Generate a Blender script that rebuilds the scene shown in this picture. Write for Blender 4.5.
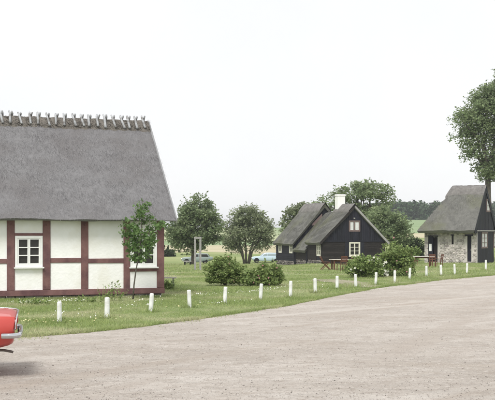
import bpy, math, random
import numpy as np
from mathutils import Vector, Matrix

random.seed(7); rng = np.random.default_rng(7)
S = bpy.context.scene
for o in list(bpy.data.objects): bpy.data.objects.remove(o)

# ------------------------------------------------------------------ camera
FPX, CX, HY, H = 1100.0, 247.5, 233.0, 2.1          # focal length in photo pixels, centre column, horizon row, eye height
cam = bpy.data.cameras.new('camera'); cam_o = bpy.data.objects.new('camera', cam)
S.collection.objects.link(cam_o); S.camera = cam_o
cam.sensor_fit = 'HORIZONTAL'; cam.sensor_width = 36; cam.lens = 36 * FPX / 495
cam.shift_y = (HY - 200) / 495
cam.clip_start = .1; cam.clip_end = 8000
cam_o.location = (0, 0, H); cam_o.rotation_euler = (math.radians(90), 0, 0)

# ------------------------------------------------------------------ sky, sun, exposure
SUN_EL, SUN_AZ = math.radians(54), math.radians(196)   # bright overcast, sun behind thin cloud over the left shoulder
w = bpy.data.worlds.new('World'); S.world = w; w.use_nodes = True
nt = w.node_tree; nt.nodes.clear()
out = nt.nodes.new('ShaderNodeOutputWorld'); bg = nt.nodes.new('ShaderNodeBackground')
sky = nt.nodes.new('ShaderNodeTexSky'); sky.sky_type = 'NISHITA'; sky.sun_disc = False
sky.sun_elevation = SUN_EL; sky.sun_rotation = SUN_AZ; sky.air_density = 1.0; sky.dust_density = 2.0
tc = nt.nodes.new('ShaderNodeTexCoord'); cl = nt.nodes.new('ShaderNodeTexNoise')
cl.inputs['Scale'].default_value = 2.2; cl.inputs['Detail'].default_value = 5
nt.links.new(tc.outputs['Generated'], cl.inputs['Vector'])
cr = nt.nodes.new('ShaderNodeValToRGB')
cr.color_ramp.elements[0].position = .3; cr.color_ramp.elements[0].color = (8.75, 8.85, 8.95, 1)
cr.color_ramp.elements[1].position = .7; cr.color_ramp.elements[1].color = (10.3, 10.3, 10.3, 1)
nt.links.new(cl.outputs['Fac'], cr.inputs['Fac'])
mx = nt.nodes.new('ShaderNodeMix'); mx.data_type = 'RGBA'; mx.inputs['Factor'].default_value = .93
nt.links.new(sky.outputs['Color'], mx.inputs['A']); nt.links.new(cr.outputs['Color'], mx.inputs['B'])
nt.links.new(mx.outputs['Result'], bg.inputs['Color']); bg.inputs['Strength'].default_value = .0555
nt.links.new(bg.outputs['Background'], out.inputs['Surface'])
sl = bpy.data.lights.new('sun', 'SUN'); sl.energy = 1.5; sl.angle = math.radians(20); sl.color = (1, .96, .9)
so = bpy.data.objects.new('sun', sl); S.collection.objects.link(so)
d = Vector((math.sin(SUN_AZ) * math.cos(SUN_EL), math.cos(SUN_AZ) * math.cos(SUN_EL), math.sin(SUN_EL)))
so.rotation_euler = d.to_track_quat('Z', 'Y').to_euler(); so.location = (0, -20, 40)
S.view_settings.view_transform = 'Standard'; S.view_settings.look = 'None'
S.view_settings.exposure = 1.06; S.view_settings.gamma = 1.0
S.render.engine = 'CYCLES'

# ------------------------------------------------------------------ helpers
COL = S.collection
def sm(a, b, x):
    t = np.clip((np.asarray(x, float) - a) / (b - a), 0, 1); return t * t * (3 - 2 * t)
def terr(x, y):
    """height of the ground: flat yard, a shallow dip behind it, then fields rising to a crest"""
    x = np.asarray(x, float); y = np.asarray(y, float)
    t = x / np.maximum(y, 20.0)
    k = sm(.03, .065, t)
    s = .0247 * (1 - k) + .0167 * k
    y1 = 155 * (1 - k) + 113 * k
    r = .0182 * (1 - k) + .0222 * k
    a = np.clip(y - 62, 0, None); a = np.where(a < 8, a * a / 16, a - 4)
    z = -s * np.minimum(a, y1 - 66)
    z = z + r * np.clip(np.minimum(y, 520) - y1, 0, None)
    und = .5 * np.sin(x * .021 + 1) * np.sin(y * .013) * sm(150, 260, y)
    return z + und
def ray(px, py): return (px - CX) / FPX, -(py - HY) / FPX
def G(px, py):
    """ground point seen at a photo pixel"""
    ax, az = ray(px, py); y = 5.0
    while y < 700:
        if H + az * y <= float(terr(ax * y, y)): break
        y += .05
    return Vector((ax * y, y, float(terr(ax * y, y))))
def at(px, Y):
    x = (px - CX) / FPX * Y; return Vector((x, Y, float(terr(x, Y))))

def tag(o, label=None, cat=None, group=None, kind=None):
    if label: o['label'] = label
    if cat: o['category'] = cat
    if group: o['group'] = group
    if kind: o['kind'] = kind
    return o
def empty(name, loc=(0, 0, 0), rz=0.0, label=None, cat=None, group=None):
    o = bpy.data.objects.new(name, None); COL.objects.link(o); o.empty_display_size = .3
    o.location = loc; o.rotation_euler = (0, 0, rz); return tag(o, label, cat, group)
def link(name, me, mats, parent=None):
    o = bpy.data.objects.new(name, me); COL.objects.link(o)
    if mats is not None and not me.materials:
        for m in (mats if isinstance(mats, (list, tuple)) else [mats]): me.materials.append(m)
    if parent: o.parent = parent
    return o
class MB:
    def __init__(s): s.v = []; s.f = []
    def add(s, vs, fs):
        n = len(s.v); s.v += [tuple(p) for p in vs]; s.f += [tuple(i + n for i in f) for f in fs]; return s
    def box(s, x0, x1, y0, y1, z0, z1, j=0.0):
        vs = [(x, y, z) for z in (z0, z1) for (x, y) in ((x0, y0), (x1, y0), (x1, y1), (x0, y1))]
        if j: vs = [tuple(c + random.uniform(-j, j) for c in p) for p in vs]
        return s.add(vs, [(3, 2, 1, 0), (4, 5, 6, 7), (0, 1, 5, 4), (1, 2, 6, 5), (2, 3, 7, 6), (3, 0, 4, 7)])
    def beam(s, p0, p1, w, h, up=(0, 0, 1)):
        p0, p1 = Vector(p0), Vector(p1); d = (p1 - p0).normalized(); up = Vector(up)
        if abs(d.dot(up)) > .98: up = Vector((0, 1, 0))
        r = d.cross(up).normalized() * w / 2; u = r.cross(d).normalized() * h / 2
        vs = [p - r - u for p in (p0,)] + [p0 + r - u, p0 + r + u, p0 - r + u, p1 - r - u, p1 + r - u, p1 + r + u, p1 - r + u]
        return s.add(vs, [(0, 1, 2, 3), (7, 6, 5, 4), (4, 5, 1, 0), (5, 6, 2, 1), (6, 7, 3, 2), (7, 4, 0, 3)])
    def tube(s, pts, rad, n=6, cap=True):
        pts = [Vector(p) for p in pts]
        if not isinstance(rad, (list, tuple)): rad = [rad] * len(pts)
        n0 = len(s.v); ref = None
        for i, p in enumerate(pts):
            a = pts[max(i - 1, 0)]; b = pts[min(i + 1, len(pts) - 1)]; d = (b - a).normalized()
            if ref is None: ref = Vector((1, 0, 0)) if abs(d.x) < .8 else Vector((0, 1, 0))
            r = (ref - d * ref.dot(d)).normalized(); u = d.cross(r); ref = r
            for k in range(n):
                t = 2 * math.pi * k / n; s.v.append(tuple(p + (r * math.cos(t) + u * math.sin(t)) * rad[i]))
        for i in range(len(pts) - 1):
            for k in range(n):
                a = n0 + i * n + k; b = n0 + i * n + (k + 1) % n; s.f.append((a, b, b + n, a + n))
        if cap:
            s.f.append(tuple(n0 + k for k in range(n))[::-1]); m = n0 + (len(pts) - 1) * n
            s.f.append(tuple(m + k for k in range(n)))
        return s
    def prism(s, poly, vec):
        n = len(poly); vec = Vector(vec); vs = [Vector(p) for p in poly] + [Vector(p) + vec for p in poly]
        return s.add(vs, [tuple(range(n))[::-1], tuple(range(n, 2 * n))] + [(i, (i + 1) % n, (i + 1) % n + n, i + n) for i in range(n)])
    def mesh(s, name, smooth=False):
        me = bpy.data.meshes.new(name); me.from_pydata(s.v, [], s.f); me.update()
        if smooth: me.polygons.foreach_set('use_smooth', [True] * len(me.polygons))
        return me
    def build(s, name, mat_, parent=None, smooth=False, bevel=0.0):
        o = link(name, s.mesh(name, smooth), mat_, parent)
        if bevel:
            b = o.modifiers.new('b', 'BEVEL'); b.width = bevel; b.segments = 2; b.limit_method = 'ANGLE'
        return o
def np_mesh(name, V, F, smooth=False):
    """V (n,3), F (m,k) -> mesh"""
    me = bpy.data.meshes.new(name); V = np.asarray(V, np.float32); F = np.asarray(F, np.int32); k = F.shape[1]
    me.vertices.add(len(V)); me.vertices.foreach_set('co', V.ravel())
    me.loops.add(F.size); me.loops.foreach_set('vertex_index', F.ravel())
    me.polygons.add(len(F)); me.polygons.foreach_set('loop_start', np.arange(0, F.size, k, dtype=np.int32))
    if smooth: me.polygons.foreach_set('use_smooth', np.ones(len(F), bool))
    me.update(calc_edges=True); me.validate(); return me

# ------------------------------------------------------------------ materials
def M(name, c1, c2=None, scale=6.0, rough=.85, bump=0.0, bscale=None, island=0.0, stretch=(1, 1, 1), detail=6, metal=0.0, spec=.3, transl=0.0, c3=None, s3=.6, coat=0.0):
    m = bpy.data.materials.new(name); m.use_nodes = True; t = m.node_tree; N = t.nodes; L = t.links
    b = N['Principled BSDF']; b.inputs['Roughness'].default_value = rough; b.inputs['Metallic'].default_value = metal
    b.inputs['Specular IOR Level'].default_value = spec; b.inputs['Coat Weight'].default_value = coat
    tc = N.new('ShaderNodeTexCoord'); mp = N.new('ShaderNodeMapping'); mp.inputs['Scale'].default_value = stretch
    L.new(tc.outputs['Object'], mp.inputs['Vector'])
    no = N.new('ShaderNodeTexNoise'); no.inputs['Scale'].default_value = scale; no.inputs['Detail'].default_value = detail
    no.inputs['Roughness'].default_value = .65
    L.new(mp.outputs['Vector'], no.inputs['Vector'])
    r = N.new('ShaderNodeMapRange'); r.inputs['From Min'].default_value = .3; r.inputs['From Max'].default_value = .7
    L.new(no.outputs['Fac'], r.inputs['Value'])
    x = N.new('ShaderNodeMix'); x.data_type = 'RGBA'
    x.inputs['A'].default_value = (*c1, 1); x.inputs['B'].default_value = (*(c2 or c1), 1)
    L.new(r.outputs['Result'], x.inputs['Factor']); col = x.outputs['Result']
    if c3:
        n3 = N.new('ShaderNodeTexNoise'); n3.inputs['Scale'].default_value = s3; n3.inputs['Detail'].default_value = 4
        L.new(tc.outputs['Object'], n3.inputs['Vector'])
        r3 = N.new('ShaderNodeMapRange'); r3.inputs['From Min'].default_value = .48; r3.inputs['From Max'].default_value = .66
        L.new(n3.outputs['Fac'], r3.inputs['Value'])
        x3 = N.new('ShaderNodeMix'); x3.data_type = 'RGBA'; x3.inputs['B'].default_value = (*c3, 1)
        L.new(r3.outputs['Result'], x3.inputs['Factor']); L.new(col, x3.inputs['A']); col = x3.outputs['Result']
    if island:
        g = N.new('ShaderNodeNewGeometry'); hs = N.new('ShaderNodeHueSaturation'); mr = N.new('ShaderNodeMapRange')
        mr.inputs['To Min'].default_value = 1 - island; mr.inputs['To Max'].default_value = 1 + island
        L.new(g.outputs['Random Per Island'], mr.inputs['Value']); L.new(mr.outputs['Result'], hs.inputs['Value'])
        mh = N.new('ShaderNodeMapRange'); mh.inputs['To Min'].default_value = .5 - island * .04; mh.inputs['To Max'].default_value = .5 + island * .04
        mm = N.new('ShaderNodeMath'); mm.operation = 'FRACT'; m7 = N.new('ShaderNodeMath'); m7.operation = 'MULTIPLY'; m7.inputs[1].default_value = 7.31
        L.new(g.outputs['Random Per Island'], m7.inputs[0]); L.new(m7.outputs[0], mm.inputs[0]); L.new(mm.outputs[0], mh.inputs['Value'])
        L.new(mh.outputs['Result'], hs.inputs['Hue']); L.new(col, hs.inputs['Color']); col = hs.outputs['Color']
    L.new(col, b.inputs['Base Color'])
    if bump:
        bn = N.new('ShaderNodeTexNoise'); bn.inputs['Scale'].default_value = bscale or scale * 3; bn.inputs['Detail'].default_value = 5
        L.new(mp.outputs['Vector'], bn.inputs['Vector'])
        bp = N.new('ShaderNodeBump'); bp.inputs['Strength'].default_value = 1; bp.inputs['Distance'].default_value = bump
        L.new(bn.outputs['Fac'], bp.inputs['Height']); L.new(bp.outputs['Normal'], b.inputs['Normal'])
    if transl:
        tr = N.new('ShaderNodeBsdfTranslucent'); ms = N.new('ShaderNodeMixShader'); ms.inputs[0].default_value = transl
        L.new(col, tr.inputs['Color']); L.new(b.outputs[0], ms.inputs[1]); L.new(tr.outputs[0], ms.inputs[2])
        L.new(ms.outputs[0], N['Material Output'].inputs['Surface'])
    return m
TH = M('thatch', (0.134, 0.133, 0.137), (0.203, 0.201, 0.207), 5, .95, .02, 30, c3=(.145, .14, .142), s3=.8)
TH_S = M('thatch_straw', (0.134, 0.132, 0.137), (0.208, 0.206, 0.213), 1.2, .95, island=.45, c3=(.15, .145, .15), s3=.7)
TH_CAP = M('thatch_cap', (.12, .11, .098), (.19, .175, .155), 4, .95, .03, 24)
TH2 = M('thatch_far', (0.104, 0.105, 0.097), (0.166, 0.165, 0.152), 2.2, .95, .03, 18, c3=(.125, .13, .09), s3=.5)
TH2_S = M('thatch_far_straw', (0.111, 0.111, 0.103), (0.178, 0.178, 0.165), 1.0, .95, island=.3, c3=(.14, .142, .105), s3=.45)
TH2_CAP = M('thatch_far_cap', (0.122, 0.116, 0.111), (0.220, 0.211, 0.202), 3, .95, .03, 16)
ROD2 = M('weathered_rod', (.28, .29, .30), (.46, .475, .49), 9, .8, .004, 40, c3=(.20, .195, .19), s3=5)
ROD = M('silvered_wood', (.42, .43, .45), (.60, .62, .64), 9, .7, .004, 40)
TIMB = M('red_timber', (0.154, 0.078, 0.077), (0.221, 0.125, 0.119), 3.5, .85, .006, 22, stretch=(1, 1, 1), c3=(.12, .062, .067), s3=2.2)
LIME = M('limewash', (0.835, 0.840, 0.828), (0.900, 0.900, 0.900), 2.5, .95, .008, 14, c3=(.80, .795, .75), s3=1.3)
STONE = M('field_stone', (0.336, 0.308, 0.291), (0.515, 0.482, 0.454), 5, .9, .02, 12, island=.45)
FOOT = M('footing_stone', (.13, .118, .11), (.22, .20, .185), 5, .9, .02, 12, island=.45)
MORTAR = M('mortar', (0.484, 0.462, 0.429), (0.594, 0.567, 0.528), 4, .95, .02, 20)
WHITE = M('white_paint', (.76, .77, .76), (.84, .85, .84), 8, .5, .002, 40)
CREAM = M('cream_paint', (.64, .63, .53), (.73, .72, .62), 8, .5)
DULLW = M('faded_white_paint', (.50, .48, .46), (.62, .60, .57), 8, .6)
POSTW = M('weathered_white_paint', (.70, .71, .71), (.85, .86, .86), 9, .6, .004, 30, c3=(.60, .60, .57), s3=6)
TAR = M('tarred_boards', (0.008, 0.009, 0.015), (0.018, 0.019, 0.029), 3, .7, .006, 16, island=.3, stretch=(2, 2, .4))
TARLOG = M('tarred_logs', (0.014, 0.012, 0.012), (0.028, 0.024, 0.023), 3, .75, .006, 16, island=.3, stretch=(.5, 2, 2))
BRN = M('brown_window_wood', (.15, .11, .105), (.22, .165, .155), 6, .7)
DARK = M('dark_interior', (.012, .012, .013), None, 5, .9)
GLASS = M('window_glass', (.022, .022, .02), (.036, .036, .033), 3, .1, spec=.3)
CURT = M('curtain', (.55, .56, .56), (.70, .71, .70), 6, .9)
GREYW = M('grey_wood', (.24, .235, .23), (.36, .355, .345), 7, .85, .005, 30)
PALEW = M('pale_bench_wood', (.42, .39, .35), (.55, .51, .46), 6, .8, .004, 20)
REDW = M('reddish_furniture_wood', (0.102, 0.045, 0.030), (0.162, 0.072, 0.048), 6, .7, .003, 20)
BARK = M('bark', (.07, .062, .052), (.15, .135, .115), 6, .95, .02, 14)
LEAF_M = M('maple_leaf', (0.115, 0.199, 0.066), (0.203, 0.310, 0.119), 1.6, .6, island=.35, transl=.45)
LEAF_A = M('dense_tree_leaf', (0.164, 0.220, 0.115), (0.259, 0.319, 0.169), .5, .7, island=.35, transl=.45)
LEAF_B = M('willow_leaf', (0.210, 0.253, 0.148), (0.304, 0.342, 0.210), .5, .7, island=.35, transl=.45)
LEAF_C = M('airy_tree_leaf', (0.179, 0.240, 0.123), (0.283, 0.346, 0.186), .4, .7, island=.35, transl=.42)
LEAF_R = M('rose_leaf', (0.175, 0.243, 0.081), (0.296, 0.375, 0.142), 1.5, .65, island=.4, transl=.4)
LEAF_Y = M('light_shrub_leaf', (0.187, 0.265, 0.085), (0.302, 0.382, 0.149), 1.5, .65, island=.4, transl=.4)
LEAF_D = M('dark_hedge_leaf', (.03, .05, .022), (.055, .08, .036), 1.2, .7, island=.35, transl=.18)
FOREST = M('forest_foliage', (0.039, 0.073, 0.033), (0.064, 0.105, 0.050), .08, .9, island=.35)
PINK = M('rose_pink', (.62, .24, .32), (.74, .38, .46), 9, .7)
BLOSSOM = M('white_blossom', (.75, .75, .66), (.84, .84, .78), 9, .7)
GRASS = M('grass_blade', (0.239, 0.314, 0.109), (0.370, 0.438, 0.180), .5, .75, island=.3, transl=.45, c3=(.50, .49, .31), s3=.35)
DAISY = M('daisy', (.78, .78, .74), None, 5, .8)
DRYFL = M('pale_yellow_flower', (.55, .50, .25), (.62, .56, .36), 5, .8)
RED = M('red_car_paint', (.46, .050, .040), (.50, .060, .047), 2, .38, coat=.35, spec=.5)
CHROME = M('chrome', (.58, .59, .60), None, 5, .2, metal=1.0)
RUBBER = M('rubber', (.02, .02, .02), None, 5, .85)
RUST = M('rusty_pipe', (.10, .085, .075), (.17, .15, .135), 30, .8, .003, 60)
TAIL = M('tail_lamp_lens', (.40, .02, .015), None, 5, .25, spec=.6)
PBLUE = M('pale_blue_car_paint', (.45, .56, .66), None, 3, .35, coat=.3)
PWHITE = M('pale_car_paint', (.62, .65, .66), None, 3, .35, coat=.3)
PGREY = M('grey_green_car_paint', (.22, .27, .26), None, 3, .4, coat=.2)

# ground: grass and fields (colours that belong to the land itself)
def field_material():
    m = bpy.data.materials.new('grass_and_fields'); m.use_nodes = True; t = m.node_tree; N = t.nodes; L = t.links
    b = N['Principled BSDF']; b.inputs['Roughness'].default_value = .95; b.inputs['Specular IOR Level'].default_value = .15
    g = N.new('ShaderNodeNewGeometry'); sp = N.new('ShaderNodeSeparateXYZ'); L.new(g.outputs['Position'], sp.inputs[0])
    def noise(scale, det=5, st=(1, 1, 1)):
        mp = N.new('ShaderNodeMapping'); mp.inputs['Scale'].default_value = st; L.new(g.outputs['Position'], mp.inputs['Vector'])
        n = N.new('ShaderNodeTexNoise'); n.inputs['Scale'].default_value = scale; n.inputs['Detail'].default_value = det
        L.new(mp.outputs['Vector'], n.inputs['Vector']); return n.outputs['Fac']
    def mr(v, a, c, lo=0.0, hi=1.0):
        r = N.new('ShaderNodeMapRange'); L.new(v, r.inputs['Value'])
        for k, q in (('From Min', a), ('From Max', c), ('To Min', lo), ('To Max', hi)): r.inputs[k].default_value = q
        return r.outputs['Result']
    def mix(f, a, c):
        x = N.new('ShaderNodeMix'); x.data_type = 'RGBA'; L.new(f, x.inputs['Factor'])
        for k, q in (('A', a), ('B', c)):
            if isinstance(q, tuple): x.inputs[k].default_value = (*q, 1)
            else: L.new(q, x.inputs[k])
        return x.outputs['Result']
    def mul(a, c):
        q = N.new('ShaderNodeMath'); q.operation = 'MULTIPLY'; L.new(a, q.inputs[0]); L.new(c, q.inputs[1]); return q.outputs[0]
    lawn = mix(mr(noise(.35, 6), .35, .65), (.175, .225, .088), (.255, .30, .135))
    lawn = mix(mr(noise(2.5, 4, (1, .5, 1)), .52, .75), lawn, (.33, .33, .19))
    lawn = mix(mr(noise(18, 3), .5, .8), lawn, (.06, .09, .03))
    yy = N.new('ShaderNodeMath'); yy.operation = 'ADD'; L.new(sp.outputs['Y'], yy.inputs[0]); L.new(mr(noise(.05, 3), .3, .7, -6, 6), yy.inputs[1]); yy = yy.outputs[0]
    meadow = mix(mr(noise(.09, 5, (.4, 1, 1)), .35, .65), (.19, .24, .09), (.30, .33, .155))
    wheat = mix(mr(noise(.12, 5, (.2, 1, 1)), .35, .65), (.40, .36, .235), (.47, .43, .30))
    green = mix(mr(noise(.05, 4, (.3, 1, 1)), .35, .65), (.185, .265, .13), (.25, .32, .175))
    col = mix(mr(yy, 88, 165), lawn, meadow)
    col = mix(mr(yy, 193, 196), col, wheat)
    col = mix(mr(yy, 240, 244), col, green)
    pale = mix(mr(noise(.06, 3, (.3, 1, 1)), .35, .65), (.33, .36, .20), (.38, .40, .25))
    left = mr(sp.outputs['X'], 14, 8)
    col = mix(mul(mr(yy, 286, 290), left), col, pale)
    L.new(col, b.inputs['Base Color'])
    bp = N.new('ShaderNodeBump'); bp.inputs['Distance'].default_value = .05; L.new(noise(14, 4), bp.inputs['Height']); L.new(bp.outputs['Normal'], b.inputs['Normal'])
    return m
FIELD = field_material()
def gravel_material():
    m = bpy.data.materials.new('gravel'); m.use_nodes = True; t = m.node_tree; N = t.nodes; L = t.links
    b = N['Principled BSDF']; b.inputs['Roughness'].default_value = .95; b.inputs['Specular IOR Level'].default_value = .15
    g = N.new('ShaderNodeNewGeometry')
    def noise(scale, det=5, st=(1, 1, 1), rz=0.0, ro=.6):
        mp = N.new('ShaderNodeMapping'); mp.inputs['Scale'].default_value = st; mp.inputs['Rotation'].default_value = (0, 0, rz)
        L.new(g.outputs['Position'], mp.inputs['Vector'])
        n = N.new('ShaderNodeTexNoise'); n.inputs['Scale'].default_value = scale; n.inputs['Detail'].default_value = det; n.inputs['Roughness'].default_value = ro
        L.new(mp.outputs['Vector'], n.inputs['Vector']); return n.outputs['Fac']
    def mr(v, a, c, lo=0.0, hi=1.0):
        r = N.new('ShaderNodeMapRange'); L.new(v, r.inputs['Value'])
        for k, q in (('From Min', a), ('From Max', c), ('To Min', lo), ('To Max', hi)): r.inputs[k].default_value = q
        return r.outputs['Result']
    def mix(f, a, c):
        x = N.new('ShaderNodeMix'); x.data_type = 'RGBA'; L.new(f, x.inputs['Factor'])
        for k, q in (('A', a), ('B', c)):
            if isinstance(q, tuple): x.inputs[k].default_value = (*q, 1)
            else: L.new(q, x.inputs[k])
        return x.outputs['Result']
    base = mix(mr(noise(.45, 6), .35, .65), (.38, .342, .305), (.485, .445, .405))
    base = mix(mr(noise(.5, 6, (.6, 1.2, 1), .75), .50, .72), base, (.56, .525, .485))      # wheel-worn streaks
    base = mix(mr(noise(.30, 6, (.5, 1.1, 1), .3), .53, .72), base, (.365, .315, .265))     # damp brown drifts
    base = mix(mr(noise(5.5, 5, (.8, 1, 1), ro=.7), .5, .72), base, (.35, .31, .275))
    base = mix(mr(noise(2.4, 5, ro=.7), .52, .70), base, (.34, .295, .255))
    base = mix(mr(noise(9, 4, ro=.7), .55, .75), base, (.66, .62, .58))
    base = mix(mr(noise(30, 4, ro=.75), .50, .72), base, (.32, .28, .25))
    base = mix(mr(noise(55, 3, ro=.75), .56, .74), base, (.70, .67, .63))
    def track(rot, sc, lo, hi):
        mp = N.new('ShaderNodeMapping'); mp.vector_type = 'TEXTURE'; mp.inputs['Rotation'].default_value = (0, 0, rot); mp.inputs['Scale'].default_value = (14, 1, 1)
        L.new(g.outputs['Position'], mp.inputs['Vector'])
        n = N.new('ShaderNodeTexNoise'); n.inputs['Scale'].default_value = sc; n.inputs['Detail'].default_value = 5; n.inputs['Distortion'].default_value = .35
        L.new(mp.outputs['Vector'], n.inputs['Vector']); return mr(n.outputs['Fac'], lo, hi, 0, .75)
    base = mix(track(1.02, 1.1, .53, .68), base, (.385, .335, .29))       # wheel tracks sweeping round the yard
    base = mix(track(.80, 1.4, .55, .70), base, (.545, .51, .47))
    base = mix(track(1.25, .9, .56, .68), base, (.41, .365, .325))
    L.new(base, b.inputs['Base Color'])
    bp = N.new('ShaderNodeBump'); bp.inputs['Distance'].default_value = .03; L.new(noise(26, 5, ro=.7), bp.inputs['Height'])
    b2 = N.new('ShaderNodeBump'); b2.inputs['Distance'].default_value = .12; L.new(noise(1.2, 4, (.5, 1.5, 1), .6), b2.inputs['Height'])
    L.new(bp.outputs['Normal'], b2.inputs['Normal']); L.new(b2.outputs['Normal'], b.inputs['Normal'])
    return m
GRAVEL = gravel_material()

# ------------------------------------------------------------------ ground
ys = np.concatenate([np.arange(-30, 60, 5), np.arange(60, 130, 2), np.arange(130, 300, 5), np.arange(300, 560, 12), [600, 700, 900, 1300, 2200, 3500]])
xs = np.concatenate([-np.geomspace(1500, 64, 14), np.arange(-60, 61, 3), np.geomspace(64, 1500, 14)])
X, Y = np.meshgrid(xs, ys); Z = terr(X, Y)
Z = Z - np.clip(Y - 600, 0, None) * .012
n, mcol = len(ys), len(xs); idx = np.arange(n * mcol).reshape(n, mcol)
F = np.stack([idx[:-1, :-1], idx[:-1, 1:], idx[1:, 1:], idx[1:, :-1]], -1).reshape(-1, 4)
tag(link('ground', np_mesh('ground', np.stack([X, Y, Z], -1).reshape(-1, 3), F, True), FIELD), kind='structure')

# gravel yard: outline follows the grass edge
edge_px = [(40, 337), (80, 333.5), (120, 329.7), (160, 324.5), (200, 319), (240, 313.5), (280, 307.8), (315, 300.5), (345, 294.2), (380, 287.8), (420, 283.3), (445, 279.5), (495, 275.4)]
E = [(-40, 6), (-22, 12), (-12, 17.3), (-8, 20)] + [tuple(G(*p)[:2]) for p in edge_px] + [(16.5, 58.5), (24, 60.5), (40, 61), (60, 61)]
E = np.array(E, float)
ex = np.concatenate([np.arange(-40, -9, .5), np.arange(-9, 14, .06), np.arange(14, 60.1, .5)])
def smooth_interp(x):
    k = np.linspace(-.5, .5, 9); return sum(np.interp(x + q, E[:, 0], E[:, 1]) for q in k) / 9
def fbm1(x, s):
    r = np.random.default_rng(s); v = 0
    for i in range(6):
        v = v + np.sin(x * (1.1 * 2.1 ** i) + r.uniform(0, 6)) * .6 ** i
    return v
def edge_y(x): return smooth_interp(x) + .075 * fbm1(np.asarray(x), 3) + .05 * fbm1(np.asarray(x) * 5.3, 9)
ey = edge_y(ex)
rows = [np.full_like(ex, -30.0)] + [ey * q + (1 - q) * (-30) for q in (.6, .85, .95)] + [ey]
V = np.concatenate([np.stack([ex, r, terr(ex, r) + .006], -1) for r in rows]); m_ = len(ex)
idx = np.arange(5 * m_).reshape(5, m_)
F = np.stack([idx[:-1, :-1], idx[:-1, 1:], idx[1:, 1:], idx[1:, :-1]], -1).reshape(-1, 4)
tag(link('gravel_yard', np_mesh('gravel_yard', V, F), GRAVEL), kind='structure')
# trampled path leading in between two posts towards the garden table
pp = [G(366, 287.5), G(352, 283.0), G(330, 280.2), G(312, 279.4)]
pts = []
for i in range(len(pp) - 1):
    for k in range(10): pts.append(pp[i].lerp(pp[i + 1], k / 10))
V = []; wv = [.75 + .12 * math.sin(i * .9) + .07 * math.sin(i * 2.3) for i in range(len(pts))]
for i, p in enumerate(pts):
    d_ = (pts[min(i + 1, len(pts) - 1)] - pts[max(i - 1, 0)]).normalized(); r_ = Vector((d_.y, -d_.x, 0)) * wv[i] * (1.0 if i < 24 else max(.1, (30 - i) / 6))
    for q in (p - r_, p + r_): V.append((q.x, q.y, float(terr(q.x, q.y)) + .011))
F = [(2 * i, 2 * i + 1, 2 * i + 3, 2 * i + 2) for i in range(len(pts) - 1)]
TRAMP = M('trampled_earth', (.22, .21, .13), (.32, .295, .22), 1.6, .95, .02, 20)
tag(link('path', np_mesh('path', V, F), TRAMP), kind='structure')
PATHPTS = np.array([p[:2] for p in pts])

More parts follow.
